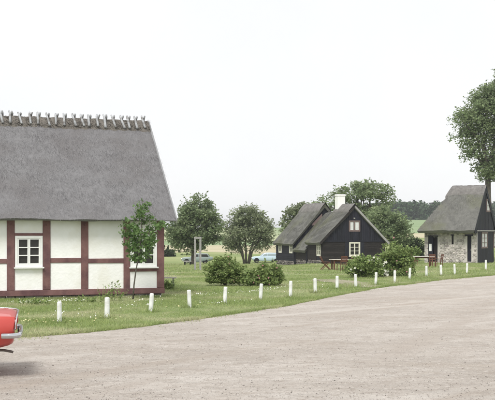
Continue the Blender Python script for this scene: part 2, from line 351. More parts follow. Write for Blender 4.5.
# ------------------------------------------------------------------ thatched roofs as height fields
def vnoise(x, y, s=0):
    r = np.random.default_rng(s); v = 0
    for i in range(5):
        f = 1.3 * 1.9 ** i; a = r.uniform(0, 6.28); p = r.uniform(0, 6.28, 2)
        v = v + np.sin(x * f * math.cos(a) + y * f * math.sin(a) + p[0]) * np.sin(-x * f * math.sin(a) + y * f * math.cos(a) + p[1]) * .62 ** i
    return v
def thatch(name, x0, x1, y0, y1, fz, t, parent, mats, step=.1, amp=.02, straws=20000, slen=.25, sw=.012, inset=.12, name_straw='straw', seed=1, extra_x=(), extra_y=()):
    gx = np.unique(np.round(np.concatenate([np.arange(x0, x1, step), [x1], extra_x]), 4)); gy = np.unique(np.round(np.concatenate([np.arange(y0, y1, step), [y1], extra_y]), 4))
    X, Y = np.meshgrid(gx, gy, indexing='ij'); Z = fz(X, Y) + amp * vnoise(X, Y, seed)
    nx, ny = X.shape; top = np.stack([X, Y, Z], -1).reshape(-1, 3)
    Xb = x0 + inset + (X - x0) * (x1 - x0 - 2 * inset) / (x1 - x0); Yb = y0 + inset + (Y - y0) * (y1 - y0 - 2 * inset) / (y1 - y0)
    bot = np.stack([Xb, Yb, fz(Xb, Yb) - t + amp * .5 * vnoise(X, Y, seed + 5)], -1).reshape(-1, 3)
    id_ = np.arange(nx * ny).reshape(nx, ny); N = nx * ny
    f1 = np.stack([id_[:-1, :-1], id_[1:, :-1], id_[1:, 1:], id_[:-1, 1:]], -1).reshape(-1, 4)
    loop = np.concatenate([id_[:, 0], id_[-1, 1:], id_[-2::-1, -1], id_[0, -2:0:-1]])
    l2 = np.roll(loop, -1); f3 = np.stack([loop, loop + N, l2 + N, l2], -1)
    ro = link(name, np_mesh(name, np.concatenate([top, bot]), np.concatenate([f1, f1[:, ::-1] + N, f3]), True), mats[0], parent)
    ro.data.set_sharp_from_angle(angle=math.radians(50)) if hasattr(ro.data, 'set_sharp_from_angle') else None
    if straws:
        r = np.random.default_rng(seed + 9)
        px = r.uniform(x0, x1, straws); py = r.uniform(y0, y1, straws); e = .02
        gxx = (fz(px + e, py) - fz(px - e, py)) / (2 * e); gyy = (fz(px, py + e) - fz(px, py - e)) / (2 * e)
        z = fz(px, py) + amp * vnoise(px, py, seed)
        dn = np.stack([-gxx, -gyy, -(gxx ** 2 + gyy ** 2)], -1); dn /= np.linalg.norm(dn, axis=1, keepdims=True) + 1e-9
        nn = np.stack([-gxx, -gyy, np.ones_like(gxx)], -1); nn /= np.linalg.norm(nn, axis=1, keepdims=True)
        sd = np.cross(dn, nn); dn = dn + sd * r.normal(0, .18, (straws, 1))
        ln = slen * r.uniform(.5, 1.3, (straws, 1)); P = np.stack([px, py, z], -1) - nn * .01
        a = P - sd * sw; b = P + sd * sw; c = P + dn * ln + nn * r.uniform(.008, .028, (straws, 1))
        lim = lambda v, a_, b_: np.where(v < a_, a_ + (v - a_) * .12, np.where(v > b_, b_ + (v - b_) * .12, v))
        over = np.maximum(np.maximum(x0 - c[:, 0], c[:, 0] - x1), np.maximum(y0 - c[:, 1], c[:, 1] - y1))
        keep = over < .045; P, a, b, c = P[keep], a[keep], b[keep], c[keep]; straws = len(P)
        V = np.stack([a, b, c], 1).reshape(-1, 3); F = np.arange(3 * straws).reshape(-1, 3)
        tag(link(name_straw, np_mesh(name_straw, V, F), mats[1], ro), kind='stuff')
    return ro
def wall_open(x0, x1, z0, z1, y0, y1, openings, mat_, parent, name='wall'):
    """wall along local x with rectangular openings (xa, xb, za, zb)"""
    bx = sorted({x0, x1, *[q for o in openings for q in o[:2]]}); bz = sorted({z0, z1, *[q for o in openings for q in o[2:]]})
    m = MB()
    for i in range(len(bx) - 1):
        for k in range(len(bz) - 1):
            cx, cz = (bx[i] + bx[i + 1]) / 2, (bz[k] + bz[k + 1]) / 2
            if any(o[0] < cx < o[1] and o[2] < cz < o[3] for o in openings): continue
            m.box(bx[i], bx[i + 1], y0, y1, bz[k], bz[k + 1])
    return m.build(name, mat_, parent)
def window(parent, x0, x1, z0, z1, y, fmat, cols=2, rowsn=3, fw=.06, T=None, curtain=False, cur_parts=((0, 1),), depth=.07, glass=GLASS, sill=True, axis='x', bar=.028):
    """casement window facing local -y (axis 'x') or -x (axis 'y'); frame, casement bars, panes"""
    def bx(m, a, b, c, d, e, f):
        if axis == 'x': m.box(a, b, c, d, e, f)
        else: m.box(c, d, a, b, e, f)
    m = MB(); y1 = y + depth
    bx(m, x0, x0 + fw, y, y1, z0, z1); bx(m, x1 - fw, x1, y, y1, z0, z1)
    bx(m, x0 + fw, x1 - fw, y + .001, y1, z0, z0 + fw); bx(m, x0 + fw, x1 - fw, y + .001, y1, z1 - fw, z1)
    wo = m.build('window', fmat, parent)
    ix0, ix1, iz0, iz1 = x0 + fw, x1 - fw, z0 + fw, z1 - fw; cw = (ix1 - ix0) / cols
    for c in range(cols):
        a, b = ix0 + c * cw, ix0 + (c + 1) * cw; m = MB(); s = .042 if fw > .05 else .03; yy = y + .014
        bx(m, a + .002, a + s, yy, y1 - .01, iz0 + .002, iz1 - .002); bx(m, b - s, b - .002, yy, y1 - .01, iz0 + .002, iz1 - .002)
        bx(m, a + s, b - s, yy + .001, y1 - .01, iz0 + .002, iz0 + s); bx(m, a + s, b - s, yy + .001, y1 - .01, iz1 - s, iz1 - .002)
        ph = (iz1 - iz0 - 2 * s) / rowsn
        for r in range(1, rowsn): bx(m, a + s, b - s, yy + .004, y1 - .015, iz0 + s + r * ph - bar / 2, iz0 + s + r * ph + bar / 2)
        m.build('casement', fmat, wo)
        for r in range(rowsn):
            m = MB(); bx(m, a + s, b - s, y1 - .03, y1 - .024, iz0 + s + r * ph + (bar / 2 if r else 0), iz0 + s + (r + 1) * ph - (bar / 2 if r < rowsn - 1 else 0)); m.build('pane', glass, wo)
    if sill:
        m = MB(); bx(m, x0 - .04, x1 + .04, y - .06, y + .04, z0 - .045, z0 - .003); m.build('window_sill', fmat, wo)
    return wo

# ------------------------------------------------------------------ half-timbered house
A = math.atan2(.38, 1); ux, uy = math.cos(A), math.sin(A)
OY = FPX * 2.0 / 60.2; OX = (164.2 - CX) / FPX * OY
house = empty('half_timbered_house', (OX, OY, 0), A, 'white half-timbered house with dull red timbers under a grey thatched roof', 'house')
def fx(p):
    q = (p - CX) / FPX; return (q * OY - OX) / (ux - q * uy)
def fzz(p, y):
    t = fx(p); return H - (y - HY) * (OY + uy * t) / FPX
LEFT = -13.6; Wd = 6.1
posts = [(fx(7) , fx(14.7)), (fx(42.8), fx(50.5)), (fx(81.2), fx(88.3)), (fx(123.7), fx(130)), (fx(157), fx(164.2))]
bay = 1.2
k = posts[0][0]
while k - bay > LEFT + .3:
    k -= bay; posts.insert(0, (k, k + .24))
posts.insert(0, (LEFT, LEFT + .25))
ZS0, ZS1, ZT = .10, .285, 2.78
m = MB(); 
for i in range(46):                                    # stone footing
    x = LEFT + i * .3; 
    if x < -.1: m.box(x + .01, min(x + .29, -.01), .03, .3, -.1, ZS0 - .002, .012)
m.build('stone_footing', FOOT, house)
m = MB(); m.box(LEFT - .02, .012, -.03, .2, ZS0, ZS1); m.build('sill_beam', TIMB, house, bevel=.012)
m = MB(); m.box(LEFT, 0, .005, .2, 2.62, ZT); m.build('wall_plate', TIMB, house, bevel=.01)
for (a, b) in posts:
    m = MB(); m.box(a, b, -.012, .19, ZS1 + .001, 2.619, .004); po = m.build('post', TIMB, house, bevel=.012)
    m = MB(); c = (a + b) / 2; m.tube([(c, -.015, 2.36), (c + .004, -.05, 2.365)], .022, 8); m.build('peg', TIMB, po)
rail = (1.12, 1.27)
for i in range(len(posts) - 1):
    a, b = posts[i][1], posts[i + 1][0]; n_from_right = len(posts) - 2 - i
    if n_from_right in (3, 0, 7):
        if n_from_right == 0:   # right-hand bay behind the young tree: rail under window
            zr0, zr1 = .83, .95; zw0, zw1 = .985, 2.05
        else: zr0, zr1 = None, None; zw0, zw1 = 1.02, 2.01
        zt0, zt1 = zw1 + .001, zw1 + .085
        m = MB(); m.box(a, b, -.006, .18, zt0, zt1); m.build('window_head', TIMB, house, bevel=.008)
        m = MB(); m.box(a, b, .02, .17, zt1 + .001, 2.62); m.build('infill_panel', LIME, house)
        if zr0:
            m = MB(); m.box(a, b, -.006, .18, zr0, zr1); m.build('rail', TIMB, house, bevel=.008)
            m = MB(); m.box(a, b, .02, .17, ZS1, zr0); m.build('infill_panel', LIME, house)
            m = MB(); m.box(a, b, .03, .17, zr1, zw0); m.build('infill_panel', LIME, house)
        else:
            m = MB(); m.box(a, b, .02, .17, ZS1, zw0 - .05); m.build('infill_panel', LIME, house)
        window(house, a + .01, b - .01, zw0, zw1, -.03, WHITE, fw=.075, depth=.1, bar=.03)
        m = MB(); m.box(a, b, .6, .62, .3, 2.6); m.build('room_dark_sheet', DARK, house)  # near-black sheet, its colour stands in for the unlit room
    else:
        j = random.uniform(-.03, .03)
        m = MB(); m.box(a, b, -.006, .18, rail[0] + j, rail[1] + j); m.build('rail', TIMB, house, bevel=.01)
        for (z0, z1) in ((ZS1, rail[0] + j), (rail[1] + j, 2.62)):
            m = MB(); m.box(a, b, .02, .17, z0, z1); m.build('infill_panel', LIME, house)
# back and end walls
m = MB(); m.box(LEFT, 0, Wd - .18, Wd, 0, ZT); m.build('back_wall', LIME, house)
def roofz(x, y):
    return np.minimum(EZ + (y + .42) * PIT, EZ + (Wd + .42 - y) * PIT)
RZ = 6.06; EZ = 2.535; PIT = (RZ - EZ) / (Wd / 2 + .42)
for xx, nm in ((-.17, 'gable_wall'), (LEFT + .02, 'gable_wall')):
    m = MB(); m.prism([(xx, .2, 0), (xx, Wd - .19, 0), (xx, Wd - .19, 2.6), (xx, Wd / 2, 5.5), (xx, .2, 2.6)], (.14, 0, 0)); gw = m.build(nm, LIME, house)
    if xx > -1:
        for y in (1.2, 2.3, 3.4, 4.6): m = MB(); m.box(-.03, .012, y, y + .2, .29, 2.5); m.build('post', TIMB, gw)
        m = MB(); m.box(-.03, .014, .19, Wd - .2, 2.5, 2.68); m.build('tie_beam', TIMB, gw)
VX = .30
ro = thatch('thatched_roof', LEFT - .3, VX, -.42, Wd + .42, roofz, .11, house, (TH, TH_S), step=.12, amp=.022, straws=120000, slen=.2, sw=.008, inset=.06, seed=3, extra_y=(Wd / 2,))
m = MB()
for s in (1, -1):
    y0 = -.38 if s > 0 else Wd + .38
    m.beam((VX + .03, y0, 2.505), (VX + .03, Wd / 2, RZ + .03), .05, .26)
m.build('verge_board', ROD, house, bevel=.008)
# ridge: brown cap of packed straw and the crossed rods that ride on it
rx0, rx1, ncap = LEFT - .3, VX - .01, 150
V = []; Fq = []
prof = [(-.62, -.03), (-.60, .05), (-.40, .085), (-.16, .10), (0, .085), (.16, .10), (.40, .085), (.60, .05), (.62, -.03)]
for i in range(ncap + 1):
    x = rx0 + (rx1 - rx0) * i / ncap
    for (s, h) in prof:
        sy = s * .56; z = RZ - abs(sy) * PIT + h * .8
        V.append((x, Wd / 2 + sy + .02 * math.sin(i * 1.7 + s), z + .012 * math.sin(i * .83 + s * 5) + random.uniform(-.012, .012)))
for i in range(ncap):
    for k in range(8): a = i * 9 + k; Fq.append((a, a + 9, a + 10, a + 1))
rc = link('ridge_cap', np_mesh('ridge_cap', V, Fq, True), TH_CAP, ro)
r_ = np.random.default_rng(5); nS = 9000
sx = r_.uniform(rx0, rx1, nS); sy = r_.uniform(-.33, .33, nS); zz = RZ - np.abs(sy) * PIT + .07
P = np.stack([sx, Wd / 2 + sy, zz], -1); dn = np.stack([r_.normal(0, .2, nS), np.sign(sy) * .7, -.7 * np.ones(nS)], -1)
Vs = np.stack([P - [.012, 0, 0], P + [.012, 0, 0], P + dn * r_.uniform(.05, .12, (nS, 1)) + np.stack([0 * sx, np.sign(sy) * .02, .03 + 0 * sx], -1)], 1).reshape(-1, 3)
tag(link('cap_straw', np_mesh('cap_straw', Vs, np.arange(3 * nS).reshape(-1, 3)), M('cap_straw', (.125, .115, .10), (.20, .185, .165), 2, .95, island=.35), ro), kind='stuff')
rp = [0.2, 10, 18.6, 29.3, 37.5, 46.5, 55.5, 63.8, 72.5, 80.6, 88.3, 96.6, 104.3, 112, 120.5, 127.3, 134.5, 142]
q = lambda p: (p - CX) / FPX
def ridge_x(p):
    y_ = Wd / 2; ox = OX - uy * y_; oy = OY + ux * y_
    return (q(p) * oy - ox) / (ux - q(p) * uy)
rxs = [ridge_x(p) for p in rp]
x = rxs[0]
while x > LEFT: x -= .31; rxs.insert(0, x + random.uniform(-.03, .03))
for x in rxs:
    c = (0, Wd / 2, RZ + .15); m = MB(); s0 = random.uniform(-.03, .03); le = random.uniform(.36, .43); te = random.uniform(.06, .13)
    sl = PIT
    def rod(sgn, dx, te):
        top = (x + dx + s0, c[1] - sgn * te * .7, c[2] + te * .75); bot = (x + dx + random.uniform(-.05, .05), c[1] + sgn * le * .92, c[2] - .015 - le * .92 * sl)
        return [bot, (x + dx, c[1], c[2] - .0), top]
    rr = random.uniform(.034, .045)
    ro1 = MB().tube(rod(-1, 0, te), [rr * 1.15, rr, rr * .8], 6).build('ridge_rod', ROD2, house, True)
    MB().tube(rod(1, .075, te * .8), [rr, rr, rr * .75], 6).build('crossed_rod', ROD2, ro1, True)

# ------------------------------------------------------------------ black houses
def boards_gable(parent, W, z0, eave, ridge, y, n, mat_, holes=(), name='gable_boarding'):
    m = MB(); bw = W / n
    for i in range(n):
        a, b = i * bw + .006, (i + 1) * bw - .006; j = random.uniform(0, .014)
        za = eave + (ridge - eave) * (1 - abs(a - W / 2) / (W / 2)); zb = eave + (ridge - eave) * (1 - abs(b - W / 2) / (W / 2))
        segs = [(z0, None)]
        for (hx0, hx1, hz0, hz1) in holes:
            if b > hx0 and a < hx1: segs = [(z0, hz0), (hz1, None)]
        for (s0, s1) in segs:
            t0, t1 = (za, zb) if s1 is None else (s1, s1)
            if max(t0, t1) - s0 < .03: continue
            t0, t1 = max(t0, s0 + .01), max(t1, s0 + .01)
            m.add([(a, y - .03 - j, s0), (b, y - .03 - j, s0), (b, y, s0), (a, y, s0), (a, y - .03 - j, t0), (b, y - .03 - j, t1), (b, y, t1), (a, y, t0)],
                  [(3, 2, 1, 0), (4, 5, 6, 7), (0, 1, 5, 4), (1, 2, 6, 5), (2, 3, 7, 6), (3, 0, 4, 7)])
    return m.build(name, mat_, parent)
def planks(parent, a0, a1, z0, z1, off, n, mat_, axis='x', holes=(), name='plank_wall'):
    m = MB(); ph = (z1 - z0) / n
    for i in range(n):
        za, zb = z0 + i * ph + .006, z0 + (i + 1) * ph - .006; j = random.uniform(0, .015); segs = [(a0, a1)]
        for (h0, h1, hz0, hz1) in holes:
            if zb > hz0 and za < hz1:
                segs = [t for s in segs for t in ((s[0], min(h0, s[1])), (max(h1, s[0]), s[1])) if t[1] - t[0] > .02]
        for s in segs:
            if axis == 'x': m.box(s[0], s[1], off - .03 - j, off, za, zb)
            else: m.box(off - .03 - j, off, s[0], s[1], za, zb)
    return m.build(name, mat_, parent)
def stone_face(parent, a0, a1, z0, z1, off, axis, mat_, size=.28, holes=(), name='stonework', depth=.05, keepz=None):
    m = MB(); z = z0
    while z < z1 - .05:
        h = min(random.uniform(.65, 1.15) * size, z1 - z); x = a0 + random.uniform(0, .05)
        while x < a1 - .05:
            w_ = min(random.uniform(.7, 1.7) * size, a1 - x); ca, cb = x + .014, x + w_ - .014; cz0, cz1 = z + .014, z + h - .014
            hit = any(cb > h0 and ca < h1 and cz1 > g0 and cz0 < g1 for (h0, h1, g0, g1) in holes)
            if not hit and cb - ca > .05 and cz1 - cz0 > .04:
                d_ = random.uniform(.25, 1) * depth; iw, ih = (cb - ca) * .2, (cz1 - cz0) * .22
                J = lambda s=.035: random.uniform(-s, s)
                base = [(ca + iw * .6, cz0), (cb - iw * .6, cz0), (cb, cz0 + ih), (cb, cz1 - ih), (cb - iw * .6, cz1), (ca + iw * .6, cz1), (ca, cz1 - ih), (ca, cz0 + ih)]
                base = [(p + J(), q_ + J()) for p, q_ in base]; mxp = sum(p for p, _ in base) / 8; mzp = sum(q_ for _, q_ in base) / 8
                inn = [(mxp + (p - mxp) * .72, mzp + (q_ - mzp) * .72) for p, q_ in base]
                vs = [(p, off, q_) for p, q_ in base] + [(p, off - d_, q_) for p, q_ in inn]
                if axis == 'y': vs = [(v[1], v[0], v[2]) for v in vs]
                fs = [tuple(range(8, 16))] + [(i, (i + 1) % 8, (i + 1) % 8 + 8, i + 8) for i in range(8)]
                m.add(vs, fs)
            x += w_
        z += h
    return tag(m.build(name, mat_, parent), kind='stuff')

TH_B = math.radians(20)
mc = G(322, 264.0); D0 = mc.y
bu = Vector((math.cos(TH_B), math.sin(TH_B), 0)); bv = Vector((-math.sin(TH_B), math.cos(TH_B), 0))
ppm = FPX / D0
W1 = 66 / ppm / math.cos(TH_B); WALL = 24.3 / ppm; RIDGE = (264 - 206.6) / ppm * 1.02
ROOFMATS = (TH2, TH2_S)
def gable_roof(parent, W, y0, y1, eave, ridge, ov=.28, t=.26, seed=1, straws=9000, cap=True, back=True):
    pit = (ridge - eave) / (W / 2)
    fz_ = lambda x, y: np.minimum(eave + x * pit, eave + (W - x) * pit) + .2
    r0 = thatch('thatched_roof', -ov, W + ov, y0, y1, fz_, t, parent, ROOFMATS, step=.16, amp=.03, straws=straws, slen=.4, sw=.022, inset=.08, seed=seed, extra_x=(W / 2,))
    if cap:
        V = []; Fq = []; n_ = 24; pr = [(-.62, -.02), (-.6, .07), (-.3, .10), (0, .12), (.3, .10), (.6, .07), (.62, -.02)]
        for i in range(n_ + 1):
            y = y0 - .02 + (y1 - y0 + .04) * i / n_
            for (s, h) in pr: V.append((W / 2 + s * .9, y, ridge + .2 - abs(s * .9) * pit + h * 1.4 + random.uniform(-.02, .02)))
        for i in range(n_):
            for k_ in range(6): a = i * 7 + k_; Fq.append((a, a + 1, a + 8, a + 7))
        link('ridge_cap', np_mesh('ridge_cap', V, Fq), TH2_CAP, r0)
    return r0, pit

# --- front cottage
bh = empty('black_cottage', mc, TH_B, 'black boarded cottage with a cream window in its gable and a white chimney', 'house')
L1 = 2.85
wz = lambda y: (264 - y) / ppm
gx0 = lambda p: (p - 322) / ppm / math.cos(TH_B)
wx0, wx1, wz0, wz1 = gx0(349.9), gx0(361.3), wz(256.3), wz(242.2)
ux0, ux1, uz0, uz1 = gx0(349.6), gx0(361.2), wz(231.5), wz(220.4)
SILLZ = wz(241.2)
wall_open(.02, W1 - .02, 0, WALL, .0, .16, [(wx0, wx1, wz0, wz1)], TARLOG, bh, 'front_wall')
planks(bh, 0, W1, .06, SILLZ - .06, 0, 9, TARLOG, holes=[(wx0 - .36, wx1 + .36, wz0, wz1 + .4)])
m = MB(); m.box(-.06, W1 + .06, -.085, -.002, SILLZ - .05, SILLZ + .06); m.build('drip_board', TAR, bh)
m = MB(); m.prism([(.04, .012, WALL - .02), (W1 - .04, .012, WALL - .02), (W1 / 2, .012, RIDGE - .1)], (0, .1, 0)); m.build('gable_wall', TAR, bh)
boards_gable(bh, W1, SILLZ + .06, WALL - .1, RIDGE + .02, -.02, 34, TAR, holes=[(ux0, ux1, uz0, uz1)])
wo = window(bh, wx0, wx1, wz0, wz1, -.07, CREAM, fw=.075, depth=.1)
m = MB(); m.box(wx0 + .05, wx1 - .05, .13, .15, wz0 + .05, wz1 - .05); m.build('room_dark_sheet', DARK, bh)  # black backing that paints the darkness indoors
for (a, b) in ((wx0 - .36, wx0 - .02), (wx1 + .02, wx1 + .36)):
    m = MB(); m.box(a, b, -.06, -.005, wz0, wz1 + .02); m.build('shutter', TAR, bh)
wo = window(bh, ux0, ux1, uz0, uz1, -.09, BRN, rowsn=1, fw=.07, depth=.075, sill=False, glass=GLASS)
for (a, b) in ((ux0 + .11, ux0 + .40), (ux1 - .41, ux1 - .10)):
    m = MB(); m.box(a, b, -.05, -.0405, uz0 + .12, uz1 - .11); m.build('curtain', CURT, wo)
m = MB(); m.tube([(gx0(355), -.05, wz(218.2)), (gx0(355), -.16, wz(218.2))], [.07, .05], 8); m.build('gable_lamp', GREYW, bh)
# left side wall with its tall window
SWin = (.22, .95, .62, WALL - .12)
m = MB(); m.box(.01, .16, .161, L1, 0, WALL); m.build('side_wall', TAR, bh)
planks(bh, 1.05, L1, .3, WALL, .01, 8, TARLOG, axis='y')
planks(bh, .0, .2, .3, WALL, .01, 8, TARLOG, axis='y', name='corner_planks')
window(bh, SWin[0], SWin[1], SWin[2], SWin[3], -.06, CREAM, fw=.08, depth=.06, axis='y', cols=2, rowsn=3, sill=False)
m = MB(); m.box(-.02, .008, .3, .95, .3, .6); m.build('wall_panel', TAR, bh)
m = MB(); m.box(W1 - .16, W1 - .01, .161, L1, 0, WALL); m.build('side_wall', TAR, bh)
m = MB(); m.box(.17, W1 - .17, L1 - .1, L1, 0, WALL - .05); m.build('back_wall', TAR, bh)
gable_roof(bh, W1, -.2, L1 + .05, WALL - .15, RIDGE - .18, seed=21)
stone_face(bh, .02, L1, -.15, .3, -.02, 'y', FOOT, .24, name='stone_footing')
# barge boards on the front gable
pit = (RIDGE - .18 - WALL + .15) / (W1 / 2)
for s in (0, 1):
    x0 = -.27 if s == 0 else W1 + .27
    m = MB(); m.beam((x0, -.215, WALL - .15 - .27 * pit + .08), (W1 / 2, -.215, RIDGE - .06), .04, .16); m.build('barge_board', TARLOG if s == 0 else GREYW, bh)
# chimney at the back end of the ridge
cxp, cyp = W1 / 2 - .02, L1 - .35; ct = wz(195.4) * 1.035
m = MB(); m.box(cxp - .36, cxp + .30, cyp - .30, cyp + .30, RIDGE - 1.2, ct - .16); ch = m.build('chimney', LIME, bh, bevel=.03)
m = MB(); m.box(cxp - .395, cxp + .335, cyp - .335, cyp + .335, ct - .159, ct); m.build('chimney_crown', LIME, ch, bevel=.04)
# --- low middle section and rear cottage
an0 = mc + bv * (L1 + .06); an0.z = float(terr(an0.x, an0.y)); AL = 2.6; LOW = .58
an = empty('low_black_annex', an0, TH_B, 'low tarred annex with a sagging mossy thatch joining the two black cottages', 'outbuilding')
m = MB(); m.box(.03, .18, 0, AL, 0, WALL - LOW); m.build('side_wall', TARLOG, an)
planks(an, 0, AL, .35, WALL - LOW, .03, 6, TARLOG, axis='y')
m = MB(); m.box(W1 - .16, W1 - .01, 0, AL, 0, WALL - LOW); m.build('side_wall', TARLOG, an)
for y in (.05, AL - .18): m = MB(); m.box(-.06, .02, y, y + .16, 0, WALL - LOW + .1); m.build('post', TAR, an)
gable_roof(an, W1, -.02, AL + .02, WALL - .15 - LOW, RIDGE - .18 - .42, seed=33, straws=7000, cap=False)
stone_face(an, .02, AL, -.15, .36, .02, 'y', FOOT, .24, name='stone_footing')
rc0 = an0 + bv * (AL + .1) - bu * .05; rc0.z = float(terr(rc0.x, rc0.y)); L3 = 4.1; W3 = W1 * .98; ppm3 = FPX / rc0.y
WALL3 = 24 / ppm3 * 1.02; R3 = 60.5 / ppm3
rb = empty('rear_black_cottage', rc0, TH_B, 'black cottage behind, with two narrow white windows under its left eaves', 'house')
W3w = [(.3, 1.0, .98, WALL3 - .1), (2.75, 3.45, .98, WALL3 - .1)]
m = MB(); m.box(.01, .16, 0, L3, 0, WALL3); m.build('side_wall', TAR, rb)
planks(rb, 0, L3, .34, WALL3, .0, 9, TAR, axis='y', holes=W3w)
for w_ in W3w: window(rb, w_[0], w_[1], w_[2], w_[3], -.06, CREAM, fw=.09, depth=.065, axis='y', rowsn=2, sill=False)
m = MB(); m.box(W3 - .16, W3 - .01, 0, L3, 0, WALL3); m.build('side_wall', TAR, rb)
m = MB(); m.prism([(.02, 0, 0), (W3 - .02, 0, 0), (W3 - .02, 0, WALL3), (W3 / 2, 0, R3 - .1), (.02, 0, WALL3)], (0, .12, 0)); m.build('gable_wall', TAR, rb)
tri = [(W3 * .37, W3 * .465, R3 - 1.95, R3 - 1.05)]
boards_gable(rb, W3, .3, WALL3 - .1, R3 + .02, -.01, 34, TAR)
for s in (-1, 1):
    a, b = W3 / 2 + s * .22, W3 / 2 + s * 1.15; z0 = R3 - 1.75
    pl = [(a, -.09, z0), (b, -.09, z0), (b, -.09, z0 + .12), (a, -.09, z0 + 1.0)]
    if s < 0: pl = pl[::-1]
    m = MB(); m.prism(pl, (0, .06, 0)); m.build('gable_hatch', BRN, rb)
m = MB(); m.prism([(.02, L3 - .12, 0), (W3 - .02, L3 - .12, 0), (W3 - .02, L3 - .12, WALL3), (W3 / 2, L3 - .12, R3 - .1), (.02, L3 - .12, WALL3)], (0, .12, 0)); m.build('gable_wall', TAR, rb)
gable_roof(rb, W3, -.25, L3 + .2, WALL3 - .15, R3 - .18, seed=41)
stone_face(rb, 0, L3, -.2, .34, -.01, 'y', FOOT, .24, name='stone_footing')

# ------------------------------------------------------------------ stone house with black gable
sc = G(477, 263.2); TH_S_ = math.radians(63); DS = sc.y; pS = FPX / DS
su = Vector((math.cos(TH_S_), math.sin(TH_S_), 0)); cosS, sinS = math.cos(TH_S_), math.sin(TH_S_)
# local frame: x along gable (right and away), y along the long wall (left and away)
sh = empty('stone_cottage', sc, TH_S_, 'rubble stone cottage with hipped thatch and a black boarded gable', 'house')
WS = 29 / pS / cosS; LS = 48.5 / pS / sinS; WALLS = 30.3 / pS; RS = (263.2 - 186) / pS
def ly(p):   # local y along the long wall for a photo column
    q_ = (p - CX) / FPX; return (q_ * sc.y - sc.x) / (-sinS - q_ * cosS)
def lx(p):
    q_ = (p - CX) / FPX; return (q_ * sc.y - sc.x) / (cosS - q_ * sinS)
hz = lambda y: (263.2 - y) / pS
d1 = (ly(437.6), ly(429.0), 0.05, hz(237)); d2 = (ly(471.4), ly(467), .12, hz(236)); sw_ = (ly(453.6), ly(451.4), hz(244.5), hz(235.5))
m = MB()
bx = sorted({.02, LS, *[q for o in (d1, d2, sw_) for q in o[:2]]}); bz = sorted({-.3, WALLS + .55, *[q for o in (d1, d2, sw_) for q in o[2:]]})
for i in range(len(bx) - 1):
    for k in range(len(bz) - 1):
        c0, c1 = (bx[i] + bx[i + 1]) / 2, (bz[k] + bz[k + 1]) / 2
        if any(o[0] < c0 < o[1] and o[2] < c1 < o[3] for o in (d1, d2, sw_)): continue
        m.box(.0, .45, bx[i], bx[i + 1], bz[k], bz[k + 1])
wl = m.build('stone_wall', MORTAR, sh)
stone_face(wl, .02, LS, -.2, WALLS + .3, .005, 'y', STONE, .21, holes=(d1, d2, sw_), depth=.06)
m = MB(); m.box(.46, WS, LS - .4, LS, -.3, WALLS); m.build('end_wall', MORTAR, sh)
m = MB(); m.box(WS - .4, WS, .13, LS - .41, -.3, WALLS); m.build('back_wall', MORTAR, sh)
for o in (d1, d2): 
    m = MB(); m.box(.9, .93, o[0] - .3, o[1] + .3, 0, o[3] + .1); m.build('room_dark_sheet', DARK, sh)  # dark sheet behind each doorway, coloured as the shade inside
m = MB(); m.box(.2, .24, d2[0], d2[1], d2[2], d2[3]); dd = m.build('door', TAR, sh)
m = MB(); m.box(.14, .2, d2[0] + .06, d2[0] + .1, 1.05, 1.2); m.build('handle', GREYW, dd)
m = MB(); m.box(-.10, .2, d2[0] - .14, d2[1] + .14, d2[3], d2[3] + .13); m.build('lintel', TAR, sh)
m = MB(); m.box(-.35, .12, d2[0] - .1, d2[1] + .12, -.12, .115); m.build('door_step', STONE, sh, bevel=.02)
m = MB(); m.box(.25, .29, sw_[0], sw_[1], sw_[2], sw_[3]); m.build('slit_window', DARK, sh)
m = MB(); m.box(-.07, .2, sw_[0] - .06, sw_[1] + .06, sw_[3], sw_[3] + .09); m.build('lintel', TAR, sh)
# left doorway: one leaf swung open with a white notice, the other half dark
mid = d1[0] + (d1[1] - d1[0]) * .5
m = MB(); m.box(-.03, .03, mid + .01, d1[1] + .06, .06, d1[3] + .02); dl = m.build('door_leaf', TAR, sh)
m = MB(); m.box(-.045, -.031, mid + .14, mid + .36, 1.0, 1.62); m.build('notice', WHITE, dl)
m = MB(); m.box(.22, .27, d1[0], mid, .05, d1[3]); m.build('door', TARLOG, sh)
m = MB(); m.box(-.08, .2, d1[0] - .06, d1[1] + .1, d1[3] + .021, d1[3] + .12); m.build('lintel', TAR, sh)
m = MB(); m.tube([(-.02, d1[1] - .12, d1[3] + .22), (-.26, d1[1] - .12, d1[3] + .27), (-.30, d1[1] - .12, d1[3] + .17)], [.03, .03, .09], 8); m.build('door_lamp', GREYW, sh)
# black gable facing front right
gw1 = (lx(481.2), lx(487.2), hz(248.6), hz(231.9)); gw2 = (lx(493.2), lx(499.2), hz(248.6), hz(231.9)); gwu = (lx(486.2), lx(489.6), hz(211.4), hz(198))
EV = hz(230.6); OVS = .92
m = MB(); m.prism([(.02, .02, -.3), (WS - .02, .02, -.3), (WS - .02, .02, WALLS), (WS / 2, .02, RS - .15), (.02, .02, WALLS)], (0, .1, 0)); m.build('gable_wall', TAR, sh)
boards_gable(sh, WS, EV + .06, WALLS + .6, RS - .1, .0, 30, TAR, holes=[gwu])
m = MB(); m.prism([(-OVS + .05, -.03, WALLS + .0), (.0, -.03, WALLS - .02), (.0, -.03, WALLS + .75)], (0, .05, 0)); m.build('gable_boarding', TAR, sh)
m = MB(); n_ = 30; bw = WS / n_
for i in range(n_):
    a, b = i * bw + .006, (i + 1) * bw - .006; segs = [(.0, EV - .08)]
    for g in (gw1, gw2):
        if b > g[0] and a < g[1]: segs = [(.0, g[2])]
    for s0, s1 in segs: m.box(a, b, -.035 - random.uniform(0, .014), .0, s0, s1)
m.build('wall_boarding', TAR, sh)
m = MB(); m.box(-.12, WS + .12, -.16, -.002, EV - .06, EV + .05); m.build('drip_board', GREYW, sh)
